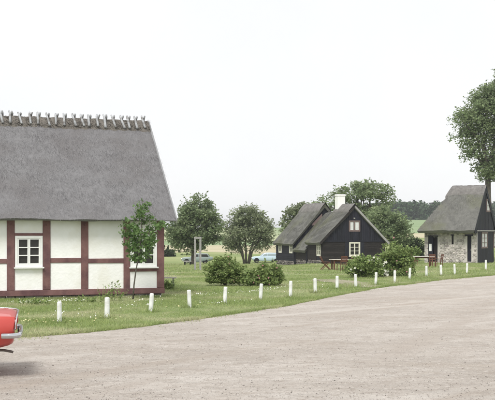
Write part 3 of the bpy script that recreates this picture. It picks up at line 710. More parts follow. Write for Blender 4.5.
m = MB(); m.box(-.02, .055, -.06, -.015, 0, EV - .07); m.build('corner_board', GREYW, sh)
for g in (gw1, gw2): 
    wo = window(sh, g[0], g[1], g[2], g[3], -.07, BRN, fw=.1, depth=.08, cols=2, rowsn=3, sill=False, glass=CURT)
wo = window(sh, gwu[0], gwu[1], gwu[2], gwu[3], -.07, BRN, fw=.1, depth=.075, cols=1, rowsn=2, sill=False, glass=CURT)
pitS = (RS - .25 - (WALLS - .05)) / (WS / 2 + OVS)
hipY = LS + .4 - (WS / 2 + OVS) * .62
def shz(x, y):
    f = np.minimum(WALLS + .2 + (x + OVS) * pitS, WALLS + .2 + (WS + OVS - x) * pitS)
    hip = WALLS + .2 + (LS + .4 - y) * (pitS / .62)
    return np.minimum(f, hip)
rs = thatch('thatched_roof', -OVS, WS + OVS, -.06, LS + .4, shz, .32, sh, ROOFMATS, step=.15, amp=.035, straws=16000, slen=.4, sw=.022, inset=.12, seed=51, extra_x=(WS / 2,))
V = []; Fq = []; n_ = 20; pr = [(-.66, -.03), (-.62, .07), (-.3, .11), (0, .13), (.3, .11), (.62, .07), (.66, -.03)]
rzt = WALLS + .2 + (WS / 2 + OVS) * pitS
for i in range(n_ + 1):
    y = -.1 + (hipY + .3 + .1) * i / n_
    for (s, h) in pr:
        V.append((WS / 2 + s * 1.0, y + (abs(s) * .5 if i == n_ else 0), rzt - abs(s) * pitS + h * 1.5 + random.uniform(-.02, .02) - (.16 if i == n_ else 0)))
for i in range(n_):
    for k_ in range(6): a = i * 7 + k_; Fq.append((a, a + 1, a + 8, a + 7))
link('ridge_cap', np_mesh('ridge_cap', V, Fq), TH2_CAP, rs)
for s in (0, 1):
    x0 = -OVS if s == 0 else WS + OVS
    m = MB(); m.beam((x0, -.08, WALLS - .0), (WS / 2, -.08, rzt - .14), .03, .42); m.build('barge_board', TAR, sh)

# ------------------------------------------------------------------ foliage
def leaf_mesh(name, C, size, seed, up=.5, shape='rhomb'):
    r = np.random.default_rng(seed); n = len(C)
    d = r.normal(size=(n, 3)); d[:, 2] *= .6; d /= np.linalg.norm(d, axis=1, keepdims=True)
    nn = r.normal(size=(n, 3)) + np.array([0, 0, up * 2]); s = np.cross(nn, d); s /= np.linalg.norm(s, axis=1, keepdims=True) + 1e-9
    sz = size * r.uniform(.45, 1.5, (n, 1)); up_ = np.cross(d, s)
    if shape == 'maple':
        ang = np.array([0, .32, .75, 1.1, 1.75, 2.6, 3.14159, -2.6, -1.75, -1.1, -.75, -.32]); rad = np.array([1.15, .55, 1.0, .5, .8, .35, .45, .35, .8, .5, 1.0, .55])
        P = C[:, None, :] + (d[:, None, :] * np.cos(ang)[None, :, None] + s[:, None, :] * np.sin(ang)[None, :, None]) * (rad[None, :, None] * sz[:, None, :]) - up_[:, None, :] * (np.abs(np.sin(ang))[None, :, None] * .15 * sz[:, None, :])
        k = 12
    else:
        P = np.stack([C - d * sz, C + s * sz * .55, C + d * sz, C - s * sz * .55], 1); k = 4
    return np_mesh(name, P.reshape(-1, 3), np.arange(n * k).reshape(-1, k))
def crown_points(blobs, ntips, per, spread, seed, flat=.65, gap=0.0):
    r = np.random.default_rng(seed); wts = np.array([b[3] * b[4] * b[5] for b in blobs], float) ** .75; wts /= wts.sum()
    tips = []
    for _ in range(ntips):
        b = blobs[r.choice(len(blobs), p=wts)]; v = r.normal(size=3); v /= np.linalg.norm(v); rad = r.uniform(.12, 1) ** .42
        tips.append([b[0] + v[0] * b[3] * rad, b[1] + v[1] * b[4] * rad, b[2] + v[2] * b[5] * rad])
    tips = np.array(tips); cs = spread * r.uniform(.55, 1.25, ntips)
    cnt = np.maximum(6, (per * (cs / spread) ** 2 * r.uniform(.5, 1.4, ntips)).astype(int))
    ids = np.repeat(np.arange(ntips), cnt); off = np.clip(r.normal(size=(len(ids), 3)), -1.7, 1.7) * (cs[ids] * .55)[:, None]; off[:, 2] *= flat
    return tips, tips[ids] + off
def limb_path(a, b, r, sag=.12, n=5):
    a, b = np.array(a, float), np.array(b, float); L_ = np.linalg.norm(b - a); k = r.normal(size=3) * L_ * sag; k[2] = abs(k[2]) * .6
    return [tuple(a + (b - a) * t + k * math.sin(math.pi * t)) for t in np.linspace(0, 1, n)]
def tree(name, label, base, blobs, trunk, ntips, per, spread, size, mat_, seed, cat='tree', group=None, stems=None, flat=.65, shape='rhomb', twigs=90, nl=9, up=.5, blossoms=None, gap=-.34):
    """trunk: list of (x,y,z,r) local"""
    t = empty(name, base, 0, label, cat, group); r = np.random.default_rng(seed)
    tips, pts = crown_points(blobs, ntips, per, spread, seed, flat)
    ext = pts.max(0) - pts.min(0); f_ = 2 * math.pi / (ext.max() * .27); ph = r.uniform(0, 6.28, 6)
    g3 = np.sin(pts[:, 0] * f_ + ph[0]) * np.sin(pts[:, 1] * f_ + ph[1]) * np.sin(pts[:, 2] * f_ * 1.3 + ph[2]) + .5 * np.sin(pts[:, 0] * f_ * 2.1 + ph[3]) * np.sin(pts[:, 1] * f_ * 2.1 + ph[4]) * np.sin(pts[:, 2] * f_ * 2.4 + ph[5])
    pts = pts[g3 > gap + r.normal(0, .08, len(pts))]
    wt = np.array([b_[3] * b_[5] for b_ in blobs]); wt = wt / wt.sum(); sh_ = []; ns = 26 if cat == 'shrub' else 24
    for _ in range(ns if cat in ('tree', 'shrub') and shape != 'maple' else 0):      # single shoots that break the outline
        b_ = blobs[r.choice(len(blobs), p=wt)]; v = r.normal(size=3); v[2] = abs(v[2]) * 1.1 + .1; v /= np.linalg.norm(v)
        p0 = np.array(b_[:3]) + v * np.array(b_[3:6]) * .92; L0 = r.uniform(.5, 1.5) * (spread * (1.1 if cat == 'shrub' else .75)); dv = v + r.normal(0, .35, 3) + [0, 0, .35]
        for q_ in np.linspace(0, 1, 11 if cat == 'shrub' else 16): sh_.append(p0 + dv * L0 * q_ + r.normal(0, size * .7, 3) * (1.15 - q_))
    if sh_: pts = np.concatenate([pts, np.array(sh_)])
    zmin = .05; pts = pts[pts[:, 2] > zmin]
    m = MB(); stems = stems or [trunk]
    for st in stems: m.tube([p[:3] for p in st], [p[3] for p in st], 8)
    limbs = []
    for b in blobs:
        for q in range(max(1, nl // len(blobs))):
            st = stems[r.integers(len(stems))]; p = st[r.integers(max(1, len(st) // 2), len(st))]
            v = r.normal(size=3); v /= np.linalg.norm(v); e = (b[0] + v[0] * b[3] * .55, b[1] + v[1] * b[4] * .55, b[2] + v[2] * b[5] * .45)
            lp = limb_path(p[:3], e, r); r0 = p[3] * .62
            m.tube(lp, [r0 * (1 - .8 * i / (len(lp) - 1)) for i in range(len(lp))], 6, False); limbs += [(q_, r0 * .3) for q_ in lp[1:]]
    la = np.array([l[0] for l in limbs])
    for i in r.choice(len(tips), min(twigs, len(tips)), replace=False):
        j = np.argmin(((la - tips[i]) ** 2).sum(1)); lp = limb_path(la[j], tips[i], r, .1, 4); r0 = limbs[j][1]
        m.tube(lp, [r0, r0 * .7, r0 * .45, r0 * .2], 4, False)
    m.build('trunk' if cat == 'tree' else 'stems', BARK, t, True)
    link('crown' if cat == 'tree' else 'foliage', leaf_mesh('leaves', pts, size, seed + 1, up, shape), mat_, t)
    if blossoms:
        n_, bm_, bs = blossoms; out_ = pts - np.array([b_ for b_ in np.mean(pts, 0)]); 
        k_ = np.linalg.norm(out_ / (pts.std(0) + 1e-6), axis=1) + (-out_[:, 1] / pts[:, 1].std()) * .5
        cand = np.argsort(-k_)[:max(60, len(pts) // 6)]; pick = r.choice(cand, n_, replace=False)
        mbz = MB()
        for c_ in pts[pick]:
            c_ = c_ + out_[list(pick).index(pick[0])] * 0
            for a_ in range(5):
                th = a_ * 1.257; x_, z_ = math.cos(th) * bs, math.sin(th) * bs
                mbz.add([(c_[0], c_[1] - bs * .8, c_[2]), (c_[0] + x_ * .9 - z_ * .5, c_[1] - bs * 1.1, c_[2] + z_ * .9 + x_ * .5), (c_[0] + x_ * 1.2, c_[1] - bs * .9, c_[2] + z_ * 1.2), (c_[0] + x_ * .9 + z_ * .5, c_[1] - bs * 1.1, c_[2] + z_ * .9 - x_ * .5)], [(0, 1, 2, 3)])
        tag(mbz.build('blossoms', bm_, t), kind='stuff')
    return t
def pxm(b): return b.y / FPX
# young maple by the house wall
b = at(133, 34.75); s = pxm(b)
P_ = lambda px, py, dy=0.0: ((px - CX) / FPX * b.y - b.x, dy, H - (py - HY) / FPX * b.y - b.z)
tr = [(*P_(133, 299), .028), (*P_(134, 285), .024), (*P_(136, 270), .021), (*P_(139, 255), .018), (*P_(141, 235), .014), (*P_(142, 215), .010), (*P_(142.5, 201), .005)]
def bl(px, py, rx, rz, ry=None, dy=0.0): return (*P_(px, py, dy), rx * s, (ry or rx) * s, rz * s)
tree('young_maple', 'young maple sapling with a slender trunk in front of the right-hand window', b,
     [bl(141, 240, 17, 18), bl(142, 212, 11, 14), bl(129, 228, 9, 9), bl(157, 225, 9, 7), bl(139, 257, 11, 6)], tr, 150, 22, .13, .05, LEAF_M, 11, shape='maple', twigs=70, nl=14, up=.25, gap=-3)
# dense round tree
b = at(193, 116); s = pxm(b)
tr = [(*P_(193, 266), .24), (*P_(193, 258), .2), (*P_(193.3, 248), .18), (*P_(194, 235), .14), (*P_(195, 220), .09), (*P_(196, 206), .04)]
tree('round_tree', 'dense dark green round-headed tree behind the wooden post frame', b,
     [bl(194, 225, 25, 20), bl(197, 210, 16, 14), bl(178, 232, 13, 13), bl(212, 232, 11, 17), bl(189, 243, 18, 8)], tr, 330, 100, .62, .125, LEAF_A, 21, twigs=120, nl=14)
# multi-stemmed willow-like tree
b = at(247, 128); s = pxm(b)
def stem(x0, x1, x2): return [(*P_(x0, 263.5), .13), (*P_(x1, 252), .11), (*P_((x1 + x2) / 2, 243), .09), (*P_(x2, 232), .06), (*P_(x2 + (x2 - x1), 218), .02)]
tree('multi_stemmed_tree', 'broad greyish-green tree on several thin leaning stems', b,
     [bl(248, 225, 20, 16), bl(234, 232, 14, 13), bl(262, 232, 13, 14), bl(250, 216, 15, 10), bl(228, 240, 8, 8), bl(268, 240, 6, 6), bl(238, 246, 9, 5), bl(259, 246, 8, 4)], None, 290, 76, .68, .12, LEAF_B, 31, stems=[stem(244, 242.5, 236), stem(246, 246, 245), stem(248, 250, 256), stem(249, 252, 263), stem(245, 241, 230)], twigs=120, nl=12)
# big airy tree behind the cottages
b = at(358, 122); s = pxm(b)
tr = [(*P_(360, 262), .35), (*P_(360, 245), .3), (*P_(359, 225), .24), (*P_(358, 208), .17), (*P_(357, 195), .08)]
tree('airy_tree', 'tall tree with a wide layered crown rising behind the chimney', b,
     [bl(350, 195, 17, 9), bl(371, 192, 19, 8), bl(362, 187, 14, 6), bl(331, 201, 17, 7), bl(386, 197, 10, 6), bl(374, 212, 14, 6), bl(352, 210, 18, 7), bl(386, 206, 7, 4), bl(318, 206, 8, 5)], tr, 250, 66, .72, .12, LEAF_C, 41, twigs=150, nl=18, flat=.5)
b = at(391, 112); s = pxm(b)
tr = [(*P_(391, 262), .2), (*P_(391, 250), .17), (*P_(391, 238), .14), (*P_(390, 222), .08)]
tree('rounded_tree', 'rounded grey-green tree to the right of the black gable', b,
     [bl(390, 228, 19, 17), bl(379, 218, 13, 10), bl(400, 236, 11, 12), bl(372, 228, 12, 14)], tr, 230, 70, .6, .12, LEAF_C, 43, twigs=90, nl=10)
b = at(292, 125); s = pxm(b)
tr = [(*P_(292, 262), .16), (*P_(292, 240), .12), (*P_(293, 225), .08), (*P_(293, 212), .04)]
tree('small_pale_tree', 'small pale tree showing above the rear black cottage roof', b,
     [bl(294, 214, 8, 7), bl(300, 209, 8, 5), bl(288, 226, 6, 12)], tr, 90, 40, .55, .14, LEAF_B, 47, twigs=40, nl=6)
# large tree at the right edge
b = at(489, 108); s = pxm(b)
tr = [(*P_(490, 262), .42), (*P_(489, 230), .36), (*P_(488, 195), .30), (*P_(488, 172), .26), (*P_(493, 150), .2), (*P_(500, 125), .14), (*P_(508, 100), .06)]
tree('large_tree', 'large tree at the right edge with its crown above the stone cottage', b,
     [bl(515, 110, 36, 36), bl(488, 112, 24, 22), bl(470, 122, 17, 14), bl(464, 140, 11, 11), bl(478, 152, 18, 10), bl(492, 98, 16, 13), bl(500, 90, 18, 14), bl(478, 133, 18, 14), bl(485, 170, 12, 7), bl(512, 150, 28, 22), bl(522, 76, 28, 25), bl(500, 166, 17, 12), bl(490, 173, 9, 7), bl(545, 125, 30, 36), bl(483, 176, 7, 5)], tr, 900, 84, .74, .115, LEAF_C, 51, twigs=200, nl=26, flat=.6, gap=-3)
# shrubs
def shrub(name, label, px, py, blobs, n, per, size, mat_, seed, blossoms=None, group=None, spread=.16):
    global b, s
    b = G(px, py); s = pxm(b)
    bls = [bl(*q_) for q_ in blobs]
    st = [[(0, 0, 0, .03), (a[0] * .4, a[1] * .4, a[2] * .5, .025), (a[0], a[1], a[2], .01)] for a in bls]
    return tree(name, label, b, bls, None, n, per, spread, size, mat_, seed, 'shrub', group, stems=st, twigs=40, nl=8, blossoms=blossoms)
RG = 'rose bushes on the lawn'
shrub('rose_bush', 'rounded rose bush with pink blooms, left of the pair near the middle posts', 225, 285.5, [(225, 270, 16, 14), (214, 273, 9, 10), (237, 274, 8, 10), (224, 279, 17, 6)], 200, 62, .05, LEAF_R, 61, (11, PINK, .026), RG)
shrub('rose_bush', 'low spreading rose bush with few red blooms, right of the pair near the middle posts', 263, 285.8, [(268, 274, 13, 11), (252, 278, 12, 8), (277, 279, 7, 7), (262, 281, 20, 4.5)], 200, 58, .05, LEAF_R, 63, (7, PINK, .026), RG)
shrub('rose_bush', 'tall rose bush with pink blooms in front of the rounded tree', 396, 276.5, [(396, 258, 16, 15), (388, 264, 10, 11), (406, 263, 8, 11), (396, 270, 18, 6)], 210, 66, .06, LEAF_R, 65, (11, PINK, .032), RG, .2)
shrub('white_flowering_shrub', 'low bright green shrub with white flowers below the cream window', 364, 277.5, [(362, 267, 13, 9), (353, 270, 7, 7), (374, 269, 8, 8), (370, 260, 8, 4)], 170, 58, .06, LEAF_Y, 67, (14, BLOSSOM, .045), None, .18)
shrub('white_flower_clump', 'small clump of white flowers between the two shrubs beside a post', 383, 277.0, [(384, 271.5, 5, 4), (379, 268, 4, 3)], 45, 40, .05, LEAF_Y, 68, (34, BLOSSOM, .055), None, .14)
shrub('dark_hedge_bush', 'dark bush against the left end of the stone cottage', 413, 261, [(414, 248, 9, 10), (407, 250, 7, 9), (420, 250, 5, 8)], 120, 55, .10, LEAF_D, 69, None, None, .3)
shrub('yellow_green_shrub', 'small yellow-green shrub behind the white-topped table', 416, 264, [(416, 252.5, 3.5, 4), (416, 257, 3, 4)], 40, 36, .07, LEAF_Y, 70, None, None, .16)
shrub('corner_shrub', 'small shrub at the foot of the timbered house corner', 168, 290, [(168, 286.5, 4.5, 3), (171, 287, 3, 2.5)], 45, 36, .035, LEAF_Y, 71, None, None, .09)
shrub('far_hedge_bush', 'low dark hedge out in the field left of the round tree', 168, 256.5, [(164, 254, 6, 2.2), (171, 254, 4, 1.8)], 60, 40, .22, LEAF_D, 72, None, None, .5)
# weeds against the wall
def weeds(name, label, px, Y, h, n, spread, seed):
    r = np.random.default_rng(seed); base = at(px, Y); t = empty(name, base, 0, label, 'plant'); m = MB(); C = []
    for i in range(n):
        x, y = r.normal(0, spread), r.normal(0, spread * .35); hh = h * r.uniform(.35, 1); lx_, ly_ = r.normal(0, .16 * h), r.normal(0, .08 * h)
        pth = [(x, y, 0), (x + lx_ * .3, y + ly_ * .3, hh * .55), (x + lx_, y + ly_, hh)]; m.tube(pth, [.006, .005, .002], 4, False)
        for q_ in np.linspace(.1, 1, 14): C.append([x + lx_ * q_ ** 1.6 + r.normal(0, .03), y + ly_ * q_ + r.normal(0, .03), hh * q_])
    m.build('stems', GRASS, t); link('leaves', leaf_mesh('leaves', np.array(C), .035, seed, .3), LEAF_Y, t)
weeds('tall_weeds', 'tall feathery weeds against the white wall left of the young maple', 110.5, 34.1, .62, 16, .2, 81)
weeds('wall_weeds', 'low weeds at the sill beam below the middle white panel', 81, 33.4, .26, 12, .22, 82)
weeds('wall_weeds', 'low weeds at the sill beam below the small-paned window', 34, 32.3, .24, 16, .3, 83)

# ------------------------------------------------------------------ far wood on the hill
r_ = np.random.default_rng(91); C = []
for i in range(420):
    x = r_.uniform(55, 190); y = 535 + r_.uniform(0, 60); z = float(terr(x, y)); hh = r_.uniform(8.2, 10.4); wd = hh * r_.uniform(.32, .46)
    if x < 75: hh *= .75 + .25 * (x - 55) / 20
    v = r_.normal(size=(110, 3)); v /= np.linalg.norm(v, axis=1, keepdims=True); v *= r_.uniform(.5, 1, (110, 1))
    C.append(np.array([x, y, z + hh * .52]) + v * [wd, wd, hh * .5])
    v = r_.normal(size=(20, 3)) * [wd * .6, wd * .4, .5]; C.append(np.array([x, y, z + hh * .12]) + v)
wood = link('far_wood', leaf_mesh('far_wood', np.concatenate(C), .8, 92, .4), FOREST); tag(wood, 'dark band of woodland on the hill beyond the fields', 'wood', kind='stuff')

# ------------------------------------------------------------------ white posts along the yard
bol = [(59.4, 322.8), (107, 318.3), (150.7, 312), (189.7, 307.5), (224.7, 303.5), (260.4, 300.2), (290.4, 297.5), (315.3, 292.8), (337, 289.1), (355.8, 287.5), (375.6, 284.9), (394.8, 283), (409.5, 279.3), (426.3, 276.5), (441.2, 275.5), (454.8, 274.5), (466.9, 273.5), (485.8, 270.2)]
hts = [.49, .51, .49, .49, .49, .51, .53, .50, .49, .50, .50, .52, .51, .50, .52, .52, .52, .58]
where = ['nearest the red car', 'second from the red car', 'standing below the young maple', 'just right of the timbered house corner', 'in front of the left rose bush', 'in front of the low spreading rose bush',
         'right of the low rose bush', 'below the black annex', 'left of the trampled path', 'in front of the white-flowering shrub', 'at the right end of the white-flowering shrub', 'in front of the tall rose bush',
         'just right of the tall rose bush', 'in front of the white-topped table', 'below the left doorway of the stone cottage', 'below the slit window of the stone cottage', 'below the narrow door of the stone cottage', 'standing apart below the black gable']
BOLL = []
for (p, hh, wh) in zip(bol, hts, where):
    g = G(*p); BOLL.append(g); t = empty('white_post', g, random.uniform(-.3, .3), 'short white-painted wooden post ' + wh, 'post', 'white posts along the yard edge')
    t.rotation_euler = (random.uniform(-.05, .05), random.gauss(0, .035), random.uniform(-.3, .3))
    m = MB(); wv_ = .06 + random.uniform(-.005, .005)
    m.tube([(0, 0, -.12), (0, 0, hh * .5), (0, 0, hh - .012), (0, 0, hh)], [wv_, wv_ * .98, wv_ * .95, wv_ * .8], 10); m.build('shaft', POSTW, t, False)
    m = MB(); m.tube([(0, 0, hh + .0005), (.0, 0, hh + .008)], [wv_ * .82, wv_ * .6], 10); m.build('top', POSTW, t)

# ------------------------------------------------------------------ grass, flowers, pebbles
def ingrass(x, y):
    ok = y > edge_y(x) - .02
    lx_ = (x - OX) * ux + (y - OY) * uy; ly_ = -(x - OX) * uy + (y - OY) * ux
    ok &= ~((lx_ < -.02) & (ly_ > -.0) & (ly_ < 6.2))
    for o_, th, w1, l1 in ((mc, TH_B, W1, L1 + AL + L3 + .3), (sc, TH_S_, WS, LS)):
        dx, dy = x - o_.x, y - o_.y; a_ = dx * math.cos(th) + dy * math.sin(th); b_ = -dx * math.sin(th) + dy * math.cos(th)
        ok &= ~((a_ > 0) & (a_ < w1) & (b_ > 0) & (b_ < l1))
    dd = np.min((x[:, None] - PATHPTS[None, ::3, 0]) ** 2 + (y[:, None] - PATHPTS[None, ::3, 1]) ** 2, 1)
    ok &= (dd > .5) | (np.random.default_rng(1).uniform(size=len(x)) < .4)
    return ok
def grass_band(y0, y1, n, h, wdt, seed):
    r = np.random.default_rng(seed); y = np.sqrt(r.uniform(y0 ** 2, y1 ** 2, n)); x = y * r.uniform(-.27, .27, n); k_ = ingrass(x, y); x, y = x[k_], y[k_]
    patch = .75 + .35 * np.clip(vnoise(x * .5, y * .5, 4), -1, 1.5); return x, y, h * patch * r.uniform(.45, 1.35, len(x)), np.full(len(x), wdt)
parts_ = [grass_band(18, 36, 140000, .066, .008, 1), grass_band(36, 55, 140000, .066, .011, 2), grass_band(55, 95, 120000, .08, .02, 3), grass_band(90, 150, 50000, .09, .03, 4)]
# thick fringe along the gravel edge, longer tufts round the posts and along the house
r = np.random.default_rng(6); x = r.uniform(-9, 13, 26000); y = edge_y(x) + np.abs(r.normal(0, .22, 26000)) - .06; parts_.append((x, y, .07 * r.uniform(.5, 1.5, 26000), np.full(26000, .009)))
x = r.uniform(-8, 12, 6000); y = edge_y(x) - np.abs(r.normal(0, .4, 6000)); k_ = vnoise(x * 2, y * 2, 8) > .45; x, y = x[k_], y[k_]; parts_.append((x, y, .05 * r.uniform(.5, 1.3, len(x)), np.full(len(x), .008)))
for g in BOLL:
    n_ = 130; a_ = r.uniform(0, 6.28, n_); q_ = .06 + np.abs(r.normal(0, .12, n_)); parts_.append((g.x + np.cos(a_) * q_, g.y + np.sin(a_) * q_, .15 * r.uniform(.4, 1.3, n_), np.full(n_, .009)))
t_ = r.uniform(-6, .3, 6000); o_ = r.uniform(.02, .45, 6000); parts_.append((OX + ux * t_ + uy * o_, OY + uy * t_ - ux * o_, .065 * r.uniform(.4, 1.3, 6000), np.full(6000, .009)))
x, y, hh, ww = [np.concatenate([p[i] for p in parts_]) for i in range(4)]; n_ = len(x); z = terr(x, y)
a_ = r.uniform(0, 6.28, n_); le = r.normal(0, .5, (n_, 2)) * hh[:, None]; B = np.stack([x, y, z - .005], -1); sd = np.stack([np.cos(a_), np.sin(a_), 0 * a_], -1) * ww[:, None]
Vg = np.stack([B - sd, B + sd, B + np.stack([le[:, 0], le[:, 1], hh], -1)], 1).reshape(-1, 3)
tag(link('grass', np_mesh('grass', Vg, np.arange(3 * n_).reshape(-1, 3)), GRASS), 'short green grass of the lawn and verge', 'grass', kind='stuff')
# daisies in drifts and a mown line of them; yellowish flowers near the yard
def flower_mesh(P, sz):
    n_ = len(P); ang = np.arange(6) * math.pi / 3; tl = rng.normal(0, .35, (n_, 2)); s_ = sz * rng.uniform(.7, 1.3, n_)
    Q = P[:, None, :] + np.stack([np.cos(ang)[None] * s_[:, None], np.sin(ang)[None] * s_[:, None], (np.cos(ang)[None] * tl[:, :1] + np.sin(ang)[None] * tl[:, 1:]) * s_[:, None]], -1)
    return np_mesh('flowers', Q.reshape(-1, 3), np.arange(6 * n_).reshape(-1, 6))
FL = []
line = [G(-10, 305.5), G(40, 304), G(95, 301.5), G(150, 298.5), G(205, 296.3), G(245, 294), G(290, 288)]
for i in range(len(line) - 1):
    a, c = line[i], line[i + 1]; k_ = int((c - a).length * (115 if i < 2 else 42))
    for _ in range(k_):
        t = random.random(); p = a.lerp(c, t); dens = .5 + .5 * math.sin(p.x * 2.1 + 1) * math.sin(p.x * .77)
        if random.random() > .25 + .75 * dens: continue
        FL.append((p.x + random.gauss(0, .1), p.y + random.gauss(0, .28), .085 + random.uniform(-.02, .03)))
for (px, py, n_, sp) in ((75, 316, 22, .35), (85, 318, 18, .3), (140, 303, 40, .4), (130, 308, 26, .4), (215, 305, 18, .3), (55, 300, 40, .5), (240, 303, 14, .5), (300, 291, 16, .8), (300, 283, 20, 1.2), (90, 309, 18, .5)):
    g = G(px, py)
    for _ in range(n_): FL.append((g.x + random.gauss(0, sp), g.y + random.gauss(0, sp * 1.2), .08 + random.uniform(-.02, .03)))
tag(link('daisies', flower_mesh(np.array(FL), .014), DAISY), 'white daisies scattered through the lawn', 'flowers', kind='stuff')
FL = []
for (px, py, n_, sp) in ((25, 325, 34, .3), (32, 324, 26, .3), (95, 320, 26, .6), (20, 318, 14, .4), (165, 309, 16, .5), (60, 325, 12, .4)):
    g = G(px, py)
    for _ in range(n_): FL.append((g.x + random.gauss(0, sp), max(g.y + random.gauss(0, sp), float(edge_y(g.x)) + .1), .075 + random.uniform(-.02, .03)))
tag(link('yellow_flowers', flower_mesh(np.array(FL), .016), DRYFL), 'pale yellow flowers in the verge grass by the red car', 'flowers', kind='stuff')
# loose stones on the yard
n_ = 46000; r = np.random.default_rng(12); y = 12.5 + 40 * r.uniform(0, 1, n_) ** 1.9; x = y * r.uniform(-.27, .27, n_); k_ = y < edge_y(x) - .1; x, y = x[k_], y[k_]; n_ = len(x)
oc = np.array([(1, 0, 0), (0, 1, 0), (-1, 0, 0), (0, -1, 0), (0, 0, .7), (0, 0, -.4)], float); of = np.array([(0, 1, 4), (1, 2, 4), (2, 3, 4), (3, 0, 4), (1, 0, 5), (2, 1, 5), (3, 2, 5), (0, 3, 5)])
sz = np.clip(.0032 + r.exponential(.0021, n_), 0, .02); an_ = r.uniform(0, 6.28, n_); O = oc[None] * r.uniform(.6, 1.2, (n_, 6, 1)) * sz[:, None, None]
Ox = O[..., 0] * np.cos(an_)[:, None] - O[..., 1] * np.sin(an_)[:, None]; Oy = O[..., 0] * np.sin(an_)[:, None] + O[..., 1] * np.cos(an_)[:, None]
Vp = np.stack([x[:, None] + Ox, y[:, None] + Oy, .008 + terr(x, y)[:, None] + O[..., 2] + sz[:, None] * .25], -1).reshape(-1, 3)
Fp = (of[None] + (np.arange(n_) * 6)[:, None, None]).reshape(-1, 3)
tag(link('pebbles', np_mesh('pebbles', Vp, Fp), M('pebble', (.27, .24, .215), (.46, .425, .39), 3, .9, island=.6)), 'loose pebbles scattered over the gravel yard', 'pebbles', kind='stuff')

# ------------------------------------------------------------------ furniture
def plank_table(name, label, loc, rz, L_, Wt, h, top, legm):
    t = empty(name, loc, rz, label, 'table')
    for i in range(4): m = MB(); m.box(-L_ / 2, L_ / 2, -Wt / 2 + i * Wt / 4 + .006, -Wt / 2 + (i + 1) * Wt / 4 - .006, h - .04, h); m.build('plank', top, t)
    for sx in (-1, 1):
        for sy in (-1, 1): m = MB(); m.box(sx * L_ * .4 - .04, sx * L_ * .4 + .04, sy * Wt * .36 - .04, sy * Wt * .36 + .04, 0, h - .041); m.build('leg', legm, t)
    m = MB(); m.box(-L_ * .4 + .04, L_ * .4 - .04, -.03, .03, h - .14, h - .042); m.build('rail', legm, t)
    return t
def garden_chair(label, loc, rz, mat_, group=None):
    t = empty('garden_chair', loc, rz, label, 'chair', group); t.scale = (.86, .86, .86)
    for i in range(5): m = MB(); m.box(-.23, .23, -.2 + i * .085, -.2 + i * .085 + .07, .42, .445); m.build('seat_slat', mat_, t)
    for sx in (-.22, .22):
        m = MB(); m.beam((sx, -.2, 0), (sx, -.17, .418), .04, .04); m.build('leg', mat_, t)
        m = MB(); m.beam((sx, .24, 0), (sx, .26, .5), .045, .04); m.beam((sx, .26, .5), (sx, .34, .92), .045, .04); m.build('leg', mat_, t)
        m = MB(); m.beam((sx * 1.05, -.2, .64), (sx * 1.05, .28, .66), .05, .03); m.build('armrest', mat_, t)
    for z in (.56, .68, .80, .89): m = MB(); m.box(-.22, .22, .262 + (z - .5) * .19, .282 + (z - .5) * .19, z, z + .07); m.build('back_slat', mat_, t)
    return t
def trestle(label, loc, rz):
    t = empty('folding_chair', loc, rz, label, 'chair'); t.scale = (.9, .9, .9)
    for sy in (-.22, .22):
        m = MB(); m.beam((-.3, sy, 0), (.22, sy, .5), .05, .04); m.build('leg', REDW, t)
        m = MB(); m.beam((.3, sy * .86, 0), (-.18, sy * .86, .5), .05, .04); m.beam((-.18, sy * .86, .5), (-.34, sy * .86, .84), .05, .04); m.build('leg', REDW, t)
    for i in range(4): m = MB(); m.box(-.16 + i * .09, -.09 + i * .09, -.25, .25, .49, .515); m.build('seat_slat', REDW, t)
    for z in (.62, .76): m = MB(); m.box(-.235 - (z - .62) * .5 - .03, -.21 - (z - .62) * .5 - .03, -.22, .22, z, z + .09); m.build('back_slat', REDW, t)
    return t
g = G(325.5, 269.8); trestle('reddish folding chair with crossed legs before the black annex', g, .15)
m_loc = G(343.5, 269.5); plank_table('garden_table', 'wooden garden table in front of the black cottage gable', m_loc, .18, 1.55, .75, .60, PALEW, REDW)
g = G(341.5, 270.8); garden_chair('reddish wooden chair on the near side of the garden table', g, math.pi + .5, REDW, 'garden chairs')
g = G(347.5, 270.2); garden_chair('reddish wooden chair at the right end of the garden table', g, -1.9, REDW, 'garden chairs')
g = G(422.5, 266.2); plank_table('white_topped_table', 'long table with a whitish top left of the stone cottage', g, .1, 1.5, .75, .68, DULLW, REDW)
g = G(432.5, 267.3); garden_chair('brown wooden garden chair facing the white-topped table, nearest the posts', g, 2.9, REDW, 'garden chairs')
g = G(438.3, 266.6); garden_chair('brown wooden garden chair under the stone wall, rightmost of all', g, -1.4, REDW, 'garden chairs')
g = G(415.5, 265.6); garden_chair('brown wooden garden chair at the left end of the white-topped table', g, 1.4, REDW, 'garden chairs')
# low bench behind the house corner
t = empty('low_bench', at(169, 41.5), .05, 'low pale bench on the grass behind the timbered house corner', 'bench')
for i in range(2): m = MB(); m.box(-.62, .28, -.2 + i * .2, -.012 + i * .2, .40, .44); m.build('plank', PALEW, t)
for x_ in (-.5, .16): m = MB(); m.box(x_ - .03, x_ + .03, -.16, .14, 0, .399); m.build('leg', GREYW, t)
# tall wooden frame on the lawn
g = G(197.7, 270); s = g.y / FPX
t = empty('wooden_frame', g, .1, 'tall grey wooden frame of two posts and a crossbeam on the lawn', 'frame')
for x_ in (-2.65, 2.65): m = MB(); m.box(x_ * s - .055, x_ * s + .055, -.055, .055, -.1, 31.2 * s, .006); m.build('post', GREYW, t)
m = MB(); m.box(-3.7 * s, 3.7 * s, -.075, .075, 31.2 * s + .001, 31.2 * s + .11); m.build('crossbeam', GREYW, t)
